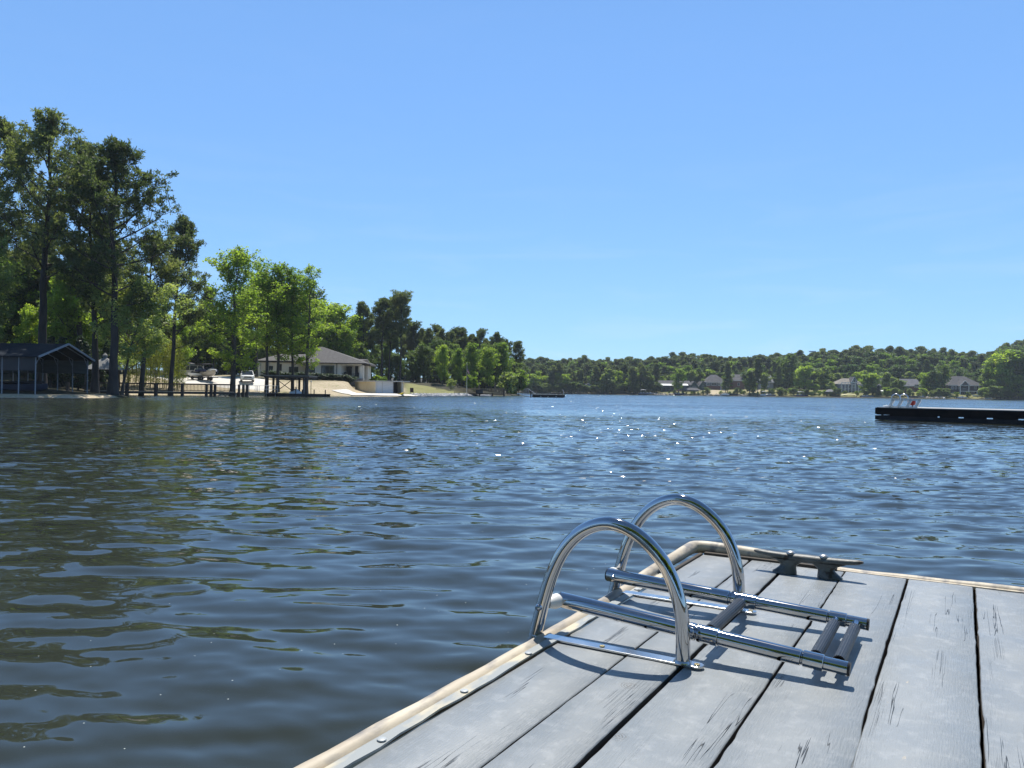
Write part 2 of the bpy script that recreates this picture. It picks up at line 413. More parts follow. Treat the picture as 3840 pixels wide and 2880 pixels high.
    hgt = math_('SUBTRACT', hgt, math_('MULTIPLY', kn, .0006))
    bp = N.new('ShaderNodeBump'); bp.inputs['Strength'].default_value = 1; bp.inputs['Distance'].default_value = 1.0
    L.new(hgt, bp.inputs['Height']); L.new(bp.outputs[0], b.inputs['Normal'])
    return m

def build_dock():
    rng = np.random.RandomState(5)
    D = thing('boat_dock', 'weathered grey painted wooden dock in the near right foreground', 'dock', (0, 0, DZ), DRZ)
    edges = [-.835, -.657, -.529, -.343, -.152, .0355, .224, .412, .60, .79, .98, 1.17, 1.36, 1.55, 1.74, 1.93, 2.12]
    V = []; Fc = []; UV = []; worn = []; crk = []; tone = []
    t0, t1 = -3.2, 2.845
    for i in range(len(edges) - 1):
        a, b = edges[i] + .0014, edges[i + 1] - .0014
        gap = [.005, .004, .003, .004, .004, .003][i % 6]
        n = 300; ts = np.linspace(t0, t1 - .004 * rng.rand(), n)
        def wob(sd, amp):
            r = np.random.RandomState(sd); k = np.cumsum(r.normal(0, 1, n)); k -= np.linspace(k[0], k[-1], n); k /= (np.abs(k).max() + 1e-6)
            j = r.normal(0, 1, n) * (r.rand(n) < .10)
            return amp * k + .0012 * np.convolve(j, [.5, 1, .5], 'same')
        wl = a + wob(i * 2 + 1, .0022); wr = b - gap + wob(i * 2 + 2, .0022)
        if i == 3:   # a splintered stretch on this gap
            wr -= .010 * np.exp(-((ts - 1.20) / .05) ** 2)
            wr += .006 * np.exp(-((ts - 1.42) / .12) ** 2)
        if i == 4:
            wr -= .013 * np.exp(-((ts - 1.33) / .035) ** 2) * (1 + .5 * np.sin(ts * 160)); wr -= .004 * np.exp(-((ts - 1.05) / .15) ** 2)
        zt = .0015 * math.sin(i * 2.3); cup = [.0, .0007, -.0005][i % 3]
        # cross-section of 7 points: side bottom, rounded arris, top..., arris, side bottom
        prof = [(0, -.036), (0, -.003), (.0025, 0), (.5, cup), (-.0025, 0), (0, -.003), (0, -.036)]
        base = len(V)
        for k in range(n):
            L_, R_ = wl[k], wr[k]; mid = (L_ + R_) / 2
            xs = [L_, L_, L_ + .0025, mid, R_ - .0025, R_, R_]
            for (x, pz) in zip(xs, prof):
                V.append((x, ts[k], zt + pz[1])); UV.append((ts[k] + i * 3.7, x + i * 1.3))
                worn.append(.75 if i in (4, 6) and ts[k] > .9 else .12)
                tone.append([1.0, .955, 1.03, .985, 1.05, .97, 1.02][i % 7])
                crk.append({1: .75, 4: .55, 6: .8, 5: .30}.get(i, .10))
        for k in range(n - 1):
            for j in range(6):
                q = base + k * 7 + j; Fc.append((q, q + 1, q + 8, q + 7))
        # far end grain
        e = base + (n - 1) * 7; Fc.append((e, e + 1, e + 5, e + 6)); Fc.append((e + 1, e + 2, e + 4, e + 5))
    V = np.array(V); Fc = np.array(Fc); side = np.abs(V[Fc[:, 0], 2] - V[Fc[:, 1], 2]) > .02
    me = fast_mesh('decking', V, Fc[:, ::-1], [deck_mat(), dark_wood], side.astype(int))  # board sides take the dark wood: gap shade put into the colour
    uvl = me.uv_layers.new(name='board'); li = np.zeros(len(me.loops), dtype=np.int32); me.loops.foreach_get('vertex_index', li)
    uvl.data.foreach_set('uv', np.array(UV)[li].astype(np.float32).ravel())
    for nm, arr in (('worn', worn), ('cracky', crk), ('tone', tone)):
        a = me.attributes.new(nm, 'FLOAT', 'POINT'); a.data.foreach_set('value', np.array(arr, dtype=np.float32))
    o = bpy.data.objects.new('decking', me); COL.objects.link(o); o.parent = D
    # frame and joists under the boards
    fr = MB()
    for t in (-2.9, -2.3, -1.7, -1.1, -.5, .1, .7, 1.3, 1.9, 2.4, 2.80):
        fr.box((.64, t, -.13), (2.9, .045, .18))
    for x in (-.80, 2.08): fr.box((x, -.2, -.135), (.045, 6.05, .188))
    fr.build('joist_frame', dark_wood, D)
    fl = MB()
    for x, t in ((-.45, 1.9), (-.45, -.6), (1.7, 1.9), (1.7, -.6)): fl.box((x, t, -.46), (.55, 1.5, .46), taper=1.0)
    fl.build('float_drum', M('black_float_plastic', (.012, .012, .013), rough=.5), D, bevel=.03)
    # vinyl bumper rail with its nailing flange
    vinyl = M('weathered_cream_vinyl', (.56, .49, .37), (.36, .30, .22), scale=11, rough=.55, stretch=(1, .35, 1), bump=.0010, bscale=70,
              c3=(.22, .20, .18), s3=27, lo3=.50, hi3=.66)
    flange_m = M('grey_painted_flange', (.50, .44, .31), (.26, .28, .28), scale=16, rough=.6, stretch=(1, .4, 1), lo=.40, hi=.52, bump=.001, bscale=60)
    def rail(path, nrm, r, name, flange=True):
        m = MB(); rr = [r * (1 + .05 * math.sin(i * 1.7)) for i in range(len(path))]
        m.tube(path, rr, 16, upv=Vector((0, 0, 1))); m.build(name, vinyl, D, smooth=True)
    pts = [(-.882 + .0025 * math.sin(t * 5.1), t, -.009 + .002 * math.sin(t * 3.3)) for t in np.arange(-3.2, 2.44, .06)]
    rail(pts, None, .0205, 'bumper_rail')
    m = MB()
    for i in range(len(pts) - 1):
        a, b = pts[i], pts[i + 1]; e0 = .0020 * math.sin(i * 2.9) + .002 * math.sin(i * 7.3); e1 = .0020 * math.sin((i + 1) * 2.9) + .002 * math.sin((i + 1) * 7.3)
        m.add([(a[0] + .0165, a[1], .0005), (b[0] + .0165, b[1], .0005), (-.858, b[1], .0068), (-.858, a[1], .0068),
               (-.836 + e0, a[1], .0055), (-.836 + e1, b[1], .0055), (-.836 + e0, a[1], .0015), (-.836 + e1, b[1], .0015)],
              [(0, 1, 2, 3), (3, 2, 5, 4), (4, 5, 7, 6)])
    m.build('bumper_flange', flange_m, D)
    nailm = M('painted_nail_head', (.30, .33, .34), (.40, .42, .42), scale=30, rough=.45)
    for t in (.78, 1.02, 1.27, 1.53, 1.93, 2.2):
        MB().lathe((-.845, t, .0072), [(.0085, 0), (.008, .0018), (.004, .003)], 12).build('nail', nailm, D, smooth=True)
    # moulded corner bumper
    cp = [(-.884, 2.30, .006), (-.886, 2.50, .010), (-.886, 2.70, .012), (-.884, 2.82, .016), (-.872, 2.872, .019), (-.82, 2.892, .019), (-.70, 2.893, .016), (-.60, 2.892, .012), (-.52, 2.890, .012), (-.475, 2.884, .004)]
    def smoothp(p, k=6):
        out = []
        for i in range(len(p) - 1):
            p0 = Vector(p[max(i - 1, 0)]); p1 = Vector(p[i]); p2 = Vector(p[i + 1]); p3 = Vector(p[min(i + 2, len(p) - 1)])
            for j in range(k):
                t = j / k; out.append(.5 * ((2 * p1) + (-p0 + p2) * t + (2 * p0 - 5 * p1 + 4 * p2 - p3) * t * t + (-p0 + 3 * p1 - 3 * p2 + p3) * t ** 3))
        out.append(Vector(p[-1])); return out
    sp = smoothp(cp); n = len(sp)
    MB().tube(sp, [.0175 + .006 * math.sin(math.pi * min(1, max(0, i / n)) ) for i in range(n)], 16, upv=Vector((0, 0, 1))).build('corner_bumper', vinyl, D, smooth=True)
    # dark wooden strip along the far edge, then the second stretch of rail
    m = MB(); m.box((-.60, 2.853, -.008), (.46, .020, .034)); m.box((-.842, 2.60, -.008), (.014, .50, .026)); m.build('edge_strip', dark_wood, D, bevel=.003)
    pts2 = [(x, 2.880 + .002 * math.sin(x * 6), -.010 + .003 * math.sin(x * 4)) for x in np.arange(-.43, 2.15, .06)]
    rail(pts2, None, .019, 'bumper_rail')
    m = MB(); m.box((.86, 2.858, -.004), (2.55, .018, .010)); m.build('bumper_flange', vinyl, D)
    m = MB(); m.box((.86, 2.868, -.12), (2.6, .03, .2)); m.box((-.60, 2.868, -.12), (.50, .03, .2)); m.build('fascia_board', dark_wood, D)
    return D
build_dock()

def build_ladder():
    T1 = 1.666; W = .492; T2 = T1 + W
    D = thing('folding_swim_ladder', 'polished stainless steel swim ladder folded up onto the grey dock', 'ladder', (0, 0, DZ), DRZ)
    O = -.893
    def arch(t, lean=0.0):
        # outer leg leans outward and goes down past the dock edge
        p = [(-.034, -.10), (-.015, -.02), (.003, .05), (.018, .105), (.036, .160), (.068, .223), (.118, .273), (.185, .296), (.255, .276), (.315, .222),
             (.346, .160), (.359, .105), (.362, .055), (.362, .003)]
        sm = []
        for i in range(len(p) - 1):
            p0, p1, p2, p3 = p[max(i - 1, 0)], p[i], p[i + 1], p[min(i + 2, len(p) - 1)]
            for j in range(6):
                u = j / 6
                sm.append(tuple(.5 * (2 * p1[k] + (p2[k] - p0[k]) * u + (2 * p0[k] - 5 * p1[k] + 4 * p2[k] - p3[k]) * u * u + (3 * p1[k] - p0[k] - 3 * p2[k] + p3[k]) * u ** 3) for k in (0, 1)))
        sm.append(p[-1])
        pts = [Vector((O + a, t, z)) for a, z in sm]
        for _ in range(4):
            q = pts[:]
            for i in range(1, len(pts) - 1): q[i] = (pts[i - 1] + pts[i] * 2 + pts[i + 1]) / 4
            pts = q
        return MB().tube(pts, .0160, 28, upv=Vector((0, 1, 0)))
    for t in (T1, T2):
        arch(t).build('arch_handrail', chrome, D, smooth=True)
        m = MB()
        # flat bar foot plate with rounded end
        pl = []
        x0, x1, hw = O - .010, O + .410, .0165
        for i in range(9):
            an = -math.pi / 2 + math.pi * i / 8; pl.append((x1 - hw + hw * math.cos(an), t - 0.0 + hw * math.sin(an), .0022))
        pl += [(x0, t + hw, .0022), (x0, t - hw, .0022)]
        m.prism(pl, (0, 0, .005))
        fp = m.build('foot_plate', chrome_dull, D, bevel=.001)
        for x in (O + .17, O + .395):
            MB().lathe((x, t - .002, .0073), [(.0065, 0), (.006, .0022), (.0025, .0026), (.002, .001)], 14).build('screw', brass, fp, smooth=True)
        # weld collar at the inner leg
        MB().lathe((O + .362, t, .0072), [(.0205, 0), (.0195, .002), (.0165, .005)], 24).build('weld_collar', chrome_dull, D, smooth=True)
    OFF = .062
    z0, z1 = .083, .036
    def P(a, t):
        k = min(1, max(0, (t - T1 - OFF) / (W - 2 * OFF)))
        return Vector((O + a, t, z0 - .017 * k + (z1 - z0 + .015 * k) * a / .69))
    for t, sgn, a0 in ((T1 + OFF, -1, .028), (T2 - OFF, 1, -.002)):
        m = MB()
        segs = [(a0, .352, .0190), (.352, .358, .0165), (.358, .372, .0196), (.372, .377, .0170), (.377, .424, .0196), (.424, .600, .0172), (.600, .604, .0150), (.604, .645, .0176), (.645, .692, .0148)]
        pts = []; rr = []
        for (a, b, r) in segs:
            pts += [P(a, t), P(a + .0012, t), P(b - .0012, t), P(b, t)]; rr += [r - .0012, r, r, r - .0012]
        m.tube(pts, rr, 28, upv=Vector((0, 1, 0)))
        o = m.build('side_rail', chrome, D, smooth=True)
        MB().tube([P(.692, t), P(.696, t)], [.0150, .0140], 20).build('end_cap', black_rubber, o, smooth=True)
        MB().tube([P(a0 - .003, t), P(a0 + .0005, t)], [.0170, .0187], 20).build('end_cap', black_rubber, o, smooth=True)
        # plastic spacer and hinge bolt to the arch
        ta = T1 if sgn < 0 else T2
        a = .030 if sgn < 0 else .010
        c = P(a, t); q = Vector((c.x - .012, ta, c.z))
        MB().tube([c + Vector((-.004, sgn * .014, 0)), c + Vector((-.006, sgn * .026, 0)), q + Vector((0, -sgn * .012, 0))], [.0180, .0180, .0115], 20).build('hinge_spacer', white_plastic, D, smooth=True)
        MB().tube([q + Vector((-.006, 0, -.004)), q + Vector((-.010, sgn * .019, -.004)), q + Vector((-.011, sgn * .026, -.004))], [.0085, .0085, .004], 12).build('hinge_bolt', chrome, D, smooth=True)
        b2 = P(a + .012, t) + Vector((0, -sgn * .0185, .0))
        MB().tube([b2, b2 + Vector((0, -sgn * .006, 0))], [.0075, .005], 12).build('hinge_bolt', chrome, D, smooth=True)
    # rungs with ribbed rubber treads
    for a, rr, w in ((.392, .0105, .036), (.622, .0092, .031), (.668, .0090, .030)):
        ta, tb = T1 + OFF, T2 - OFF
        c0 = P(a, ta); c1 = P(a, tb)
        dz = -.004
        m = MB(); m.tube([c0 + Vector((0, .010, 0)), c0 + Vector((0, .034, dz)), c0 + Vector((0, .05, dz)), c1 + Vector((0, -.05, dz)), c1 + Vector((0, -.034, dz)), c1 + Vector((0, -.010, 0))],
                         [rr * 1.1, rr * .8, rr, rr, rr * .8, rr * 1.1], 20)
        o = m.build('rung', chrome, D, smooth=True)
        m = MB(); y0 = ta + .048; y1 = tb - .048; rings = []
        for y in (y0, y1):
            out = []; inn = []
            for i in range(25):
                an = rad(-35 + 235 * i / 24); rib = .0007 if i % 2 else 0
                out.append((c0.x + math.cos(an) * (rr + .0036 + rib), y, c0.z + dz + math.sin(an) * (rr + .0030 + rib)))
                inn.append((c0.x + math.cos(an) * (rr + .0006), y, c0.z + dz + math.sin(an) * (rr + .0006)))
            rings.append(out + inn[::-1])
        m.loft(rings); m.build('rubber_tread', black_rubber, o)
build_ladder()

def build_cleat():
    D = thing('dock_cleat', 'grey painted iron dock cleat bolted near the far edge of the near dock', 'cleat', (0, 0, DZ), DRZ)
    c = (-.445, 2.715)
    iron = M('grey_painted_iron', (.090, .105, .105), (.055, .060, .058), scale=30, rough=.5, bump=.0010, bscale=90, c3=(.020, .015, .012), s3=26, lo3=.58, hi3=.66)
    m = MB(); rings = []
    n = 25
    for i in range(n):
        u = -1 + 2 * i / (n - 1); x = c[0] + u * .172
        z = .054 + .009 * abs(u) ** 2.2
        hw = .0200 * (1 - .42 * abs(u) ** 1.5); hh = .0145 * (1 - .50 * abs(u) ** 1.3)
        if i in (0, n - 1): hw *= .45; hh *= .45
        rings.append([(x, c[1] + hw * math.cos(a), z + hh * math.sin(a)) for a in [2 * math.pi * k / 16 for k in range(16)]])
    m.loft(rings)
    for sx in (-1, 1):
        lx = c[0] + sx * .058; rings = []
        for z, rx, ry, dx in ((0.0, .040, .028, .014), (.005, .039, .0275, .013), (.012, .033, .025, .008), (.022, .027, .021, .003), (.029, .027, .019, 0), (.038, .038, .018, 0), (.047, .062, .0180, 0)):
            rings.append([(lx + sx * dx + rx * math.cos(a), c[1] + ry * math.sin(a), z) for a in [2 * math.pi * k / 16 for k in range(16)]])
        m.loft(rings)
    m.build('cleat_body', iron, D, smooth=True)
    for sx in (-1, 1):
        MB().lathe((c[0] + sx * .052, c[1], .0675), [(.0150, -.002), (.0150, .001), (.0125, .0045), (.006, .0075), (.001, .0082)], 18).build('bolt_head', M('galvanised_bolt', (.40, .41, .41), (.3, .3, .3), scale=60, rough=.4, metal=.8), D, smooth=True)
build_cleat()
# ------------------------------------------------------------ ground: one sheet, lake bed to far hills
SHORE = [(-300, -70), (-120, 25), (-75, 52), (-54, 61), (-45, 66.4), (-39.0, 69.2), (-38.4, 75), (-41, 82), (-47, 90), (-48.5, 99), (-43, 107), (-37.5, 111.5), (-31, 115), (-26.5, 118.5),
         (-21, 122.5), (-16.5, 127.5), (-14.2, 137), (-11, 152), (-8.0, 166), (-4.5, 178), (-0.5, 190), (3.2, 236), (0, 270), (-30, 330), (-28, 400), (8, 428), (56, 424), (75, 419),
         (98, 415), (118, 410), (138, 406), (160, 402), (178, 399), (216, 394), (256, 389), (330, 375), (420, 260), (430, 20), (150, -24), (40, -12), (-10, -10), (-60, -24), (-200, -90)]
_S = np.array(SHORE, float)
def shore_dist(x, y):
    """signed distance to the shoreline, positive on land"""
    x = np.asarray(x, float); y = np.asarray(y, float)
    d = np.full(x.shape, 1e9); inside = np.zeros(x.shape, bool)
    n = len(_S)
    for i in range(n):
        ax, ay = _S[i]; bx, by = _S[(i + 1) % n]
        ex, ey = bx - ax, by - ay
        t = np.clip(((x - ax) * ex + (y - ay) * ey) / (ex * ex + ey * ey), 0, 1)
        d = np.minimum(d, np.hypot(x - ax - t * ex, y - ay - t * ey))
        c = ((ay > y) != (by > y))
        with np.errstate(divide='ignore', invalid='ignore'):
            xi = (bx - ax) * (y - ay) / (by - ay + 1e-12) + ax
        inside ^= c & (x < xi)
    return np.where(inside, -d, d)
def sst(a, b, x):
    t = np.clip((x - a) / (b - a), 0, 1); return t * t * (3 - 2 * t)
def ground_h(x, y):
    x = np.asarray(x, float); y = np.asarray(y, float)
    d = shore_dist(x, y)
    wig = .25 * np.sin(x * .31 + 1) * np.sin(y * .27) + .12 * np.sin(x * .9) * np.cos(y * .8)
    lip = .28 * sst(-.3, .9, d)
    left = lip + 2.35 * sst(1, 20, d) + .9 * sst(16, 40, d) + 3.0 * sst(45, 140, d)
    wood = lip + .9 * sst(1, 12, d) + 1.5 * sst(10, 60, d) + 3 * sst(50, 160, d)         # the boathouse bank stays low
    k = sst(88, 99, y); left = left * k + wood * (1 - k)
    far = lip + 3.4 * sst(1, 34, d) + (3.5 + 6 * sst(100, 260, x)) * sst(30, 130, d) + 14 * sst(150, 900, d)
    back = lip + 1.0 * sst(0, 10, d) + 3 * sst(10, 100, d)
    f = sst(200, 330, y); h = left * (1 - f) + far * f
    b = sst(-5, 20, y + 0 * x) * (1 - sst(200, 260, x) * (1 - f)); h = h * b + back * (1 - b)
    px = 1920 + F * x / np.maximum(y, 1)
    pad = sst(1300, 1335, px) * (1 - sst(1530, 1600, px)) * sst(118, 124, y) * (1 - sst(141, 145, y))
    h = h * (1 - pad) + np.minimum(h, .40 + .085 * np.clip(y - 129.5, 0, 20)) * pad
    land = h + (1 - pad) * wig * sst(2, 14, d)
    bed = -np.minimum(2.5, .12 + .25 * np.abs(d))
    return np.where(d > 0, land, np.where(d > -.3, np.minimum(.02, bed * .5), bed))
def gh(x, y): return float(ground_h(np.array([x]), np.array([y]))[0])

def zones(x, y):
    """ground cover, r g b weights: grass, bare sandy soil, concrete"""
    d = shore_dist(x, y)
    n = .5 + .5 * np.sin(x * .7 + 2 * np.sin(y * .31)) * np.cos(y * .53 + 1.3 * np.sin(x * .23))
    px = 1920 + F * x / np.maximum(y, 1)
    site = sst(92, 98, y) * (1 - sst(150, 165, y)) * sst(-66, -62, x) * sst(430, 470, px) * (1 - sst(-8, -4, x))
    sand = site * np.where(d < 15, .9, .55) * sst(.0, .3, .35 + .8 * n)
    lawnR = sst(1505, 1530, px) * sst(120, 126, y) * (1 - sst(172, 182, y)) * (1 - sst(26, 30, d)); sand = sand * (1 - lawnR)
    patch = np.exp(-(((x + 33) / 4.5) ** 2 + ((y - 117.5) / 2.0) ** 2) * 1.2); sand = sand * (1 - .8 * patch)
    lawn = np.clip(np.maximum(np.maximum(lawnR, patch), site * (1 - sand)), 0, 1)
    drive = ((px > 560) & (px < 1010) & (y > 118) & (y < 131)).astype(float)
    farg = sst(330, 380, y) * sst(70, 90, x) * (1 - sst(34, 60, d)) * sst(3.5, 6.5, d)
    sand_far = farg * (np.exp(-((px - 2680) / 45.) ** 2) + np.exp(-((px - 2440) / 40.) ** 2) * .7 + .8 * np.exp(-((px - 2850) / 40.) ** 2) + np.exp(-((px - 3720) / 30.) ** 2) * (d < 8))
    lawn = np.maximum(lawn, farg * .9); sand = np.maximum(sand, np.clip(sand_far, 0, 1))
    beach = (d < 2.3) & (d > -1) & (y > 60) & (y < 76) & (x < -38)
    sand = np.where(beach, 1, sand)
    return lawn, sand, drive

def ground_mat():
    m = bpy.data.materials.new('ground_cover'); m.use_nodes = True; nt = m.node_tree; N = nt.nodes; L = nt.links
    b = N['Principled BSDF']; b.inputs['Roughness'].default_value = .9; b.inputs['Specular IOR Level'].default_value = .2
    geo = N.new('ShaderNodeNewGeometry')
    def nz(sc, det=5):
        n = N.new('ShaderNodeTexNoise'); n.inputs['Scale'].default_value = sc; n.inputs['Detail'].default_value = det; n.inputs['Roughness'].default_value = .65; L.new(geo.outputs['Position'], n.inputs['Vector']); return n.outputs['Fac']
    def mix(f, a, b_):
        x = N.new('ShaderNodeMix'); x.data_type = 'RGBA'; L.new(f, x.inputs[0])
        for k, c in ((6, a), (7, b_)):
            if isinstance(c, tuple): x.inputs[k].default_value = (*c, 1)
            else: L.new(c, x.inputs[k])
        return x.outputs[2]
    def rg(v, a, b_, lo=0, hi=1):
        r = N.new('ShaderNodeMapRange'); r.inputs[1].default_value = a; r.inputs[2].default_value = b_; r.inputs[3].default_value = lo; r.inputs[4].default_value = hi; L.new(v, r.inputs[0]); return r.outputs[0]
    at_ = N.new('ShaderNodeAttribute'); at_.attribute_name = 'cover'
    sep = N.new('ShaderNodeSeparateColor'); L.new(at_.outputs['Color'], sep.inputs[0])
    litter = mix(rg(nz(.8), .35, .65), (.055, .040, .024), (.035, .042, .020))
    grass = mix(rg(nz(.35), .35, .65), (.130, .150, .042), (.235, .215, .085)); grass = mix(rg(nz(4.0), .4, .7), grass, (.20, .19, .075))
    sand = mix(rg(nz(.5), .35, .65), (.50, .41, .29), (.40, .33, .22)); sand = mix(rg(nz(2.6), .52, .66), sand, (.26, .25, .12))
    conc = mix(rg(nz(.7), .3, .7), (.56, .52, .46), (.64, .61, .56))
    c = mix(sep.outputs[0], litter, grass); c = mix(sep.outputs[1], c, sand); c = mix(sep.outputs[2], c, conc)
    L.new(c, b.inputs['Base Color'])
    bp = N.new('ShaderNodeBump'); bp.inputs['Distance'].default_value = .06; L.new(nz(3.0), bp.inputs['Height']); L.new(bp.outputs[0], b.inputs['Normal'])
    return m
def build_ground():
    def axis(parts):
        out = []
        for a, b, st in parts: out += list(np.arange(a, b, st))
        return np.array(out + [parts[-1][1]], float)
    xs = axis([(-2600, -600, 200), (-600, -140, 20), (-140, -60, 3), (-60, 12, .7), (12, 60, 4), (60, 280, 3), (280, 640, 24), (640, 2600, 220)])
    ys = axis([(-2000, -300, 200), (-300, -30, 15), (-30, -6, 2), (-6, 60, 6), (60, 150, .7), (150, 240, 1.6), (240, 380, 7), (380, 450, 1.4), (450, 560, 5), (560, 1000, 40), (1000, 3200, 220)])
    X, Y = np.meshgrid(xs, ys, indexing='ij'); Z = ground_h(X, Y)
    nx, ny = X.shape; i = np.arange(nx - 1)[:, None] * ny + np.arange(ny - 1)[None, :]
    Fq = np.stack([i, i + ny, i + ny + 1, i + 1], -1).reshape(-1, 4)
    me = fast_mesh('ground', np.stack([X, Y, Z], -1).reshape(-1, 3), Fq, [ground_mat()], smooth=True)
    lawn, sand, drive = zones(X, Y)
    ca = me.color_attributes.new(name='cover', type='FLOAT_COLOR', domain='POINT')
    ca.data.foreach_set('color', np.stack([lawn, sand, drive, np.ones_like(lawn)], -1).astype(np.float32).ravel())
    o = bpy.data.objects.new('ground', me); COL.objects.link(o); tag(o, kind='structure')
build_ground()

# ------------------------------------------------------------ trees
pine_bark = M('pine_bark', (.034, .029, .027), (.062, .052, .046), scale=3, rough=.95, stretch=(1, 1, .25), bump=.03, bscale=8)
bark = M('grey_bark', (.045, .040, .034), (.085, .075, .064), scale=3, rough=.95, stretch=(1, 1, .3), bump=.02, bscale=9)
pine_leaf = leaf_mat('pine_needles', (.055, .078, .040), (.160, .185, .092), (.28, .26, .13), scale=.8, trans=.52)
spring_leaf = leaf_mat('spring_leaves', (.100, .165, .030), (.260, .335, .065), (.42, .44, .11), scale=.5, trans=.58)
pale_leaf = leaf_mat('pale_spring_leaves', (.11, .16, .055), (.27, .32, .13), (.40, .42, .20), scale=.8, trans=.45)
mid_leaf = leaf_mat('woodland_leaves', (.052, .092, .026), (.140, .195, .055), (.24, .28, .085), scale=.5, trans=.46, objvar=.34)
bamboo_leaf = leaf_mat('bamboo_leaves', (.10, .13, .02), (.26, .27, .05), (.34, .33, .08), scale=1.2, trans=.45)
cedar_leaf = leaf_mat('dark_evergreen_leaves', (.020, .042, .022), (.055, .088, .042), scale=.6, trans=.25)

class Wood:
    def __init__(s): s.V = []; s.F = []
    def tube(s, pts, rr, n):
        pts = np.asarray(pts, float); m = len(pts)
        T = np.gradient(pts, axis=0); T /= np.linalg.norm(T, axis=1)[:, None] + 1e-9
        ref = np.array([0, 0, 1.]) if abs(T[0, 2]) < .9 else np.array([1., 0, 0])
        A = np.cross(T, ref); A /= np.linalg.norm(A, axis=1)[:, None] + 1e-9; B = np.cross(T, A)
        an = np.arange(n) * 2 * math.pi / n
        P = pts[:, None, :] + np.asarray(rr)[:, None, None] * (A[:, None, :] * np.cos(an)[None, :, None] + B[:, None, :] * np.sin(an)[None, :, None])
        base = sum(len(v) for v in s.V); s.V.append(P.reshape(-1, 3))
        i = np.arange(m - 1)[:, None] * n + np.arange(n)[None, :]; j = np.arange(m - 1)[:, None] * n + (np.arange(n)[None, :] + 1) % n
        s.F.append(np.stack([i, j, j + n, i + n], -1).reshape(-1, 4) + base)

def bez(p0, d, L, droop, rng, n=5):
    """limb: starts in direction d, bends by droop upward (+) or down (-)"""
    p = [np.array(p0, float)]; v = np.array(d, float)
    for i in range(n):
        v = v + np.array([rng.normal(0, .10), rng.normal(0, .10), droop / n + rng.normal(0, .05)]); v /= np.linalg.norm(v)
        p.append(p[-1] + v * L / n)
    return np.array(p)

def leaves_cards(C, size, rng, flat=.5, aspect=.55):
    n = len(C); a = rng.normal(0, 1, (n, 3)); a /= np.linalg.norm(a, axis=1)[:, None]
    nrm = rng.normal(0, 1, (n, 3)); nrm[:, 2] = np.abs(nrm[:, 2]) + flat; nrm /= np.linalg.norm(nrm, axis=1)[:, None]
    a -= nrm * (a * nrm).sum(1)[:, None]; a /= np.linalg.norm(a, axis=1)[:, None] + 1e-9; b = np.cross(nrm, a)
    s = size * rng.uniform(.6, 1.35, n)[:, None]
    V = np.stack([C - a * s, C + b * s * aspect, C + a * s, C - b * s * aspect], 1).reshape(-1, 3)
    return V, np.arange(n * 4).reshape(-1, 4)
def needle_tufts(C, r, rng, k=12, w=.10):
    n = len(C); d = rng.normal(0, 1, (n, k, 3)); d[..., 2] += .35; d /= np.linalg.norm(d, axis=2)[..., None]
    q = rng.normal(0, 1, (n, k, 3)); q -= d * (q * d).sum(2)[..., None]; q /= np.linalg.norm(q, axis=2)[..., None]
    rr = r * rng.uniform(.7, 1.25, (n, k))[..., None]; Cc = C[:, None, :] + rng.normal(0, .12 * r, (n, k, 3))
    V = np.stack([Cc - q * w * r, Cc + d * rr * .6 - q * w * r * 1.5, Cc + d * rr, Cc + d * rr * .6 + q * w * r * 1.5], 2).reshape(-1, 3)
    return V, np.arange(n * k * 4).reshape(-1, 4)

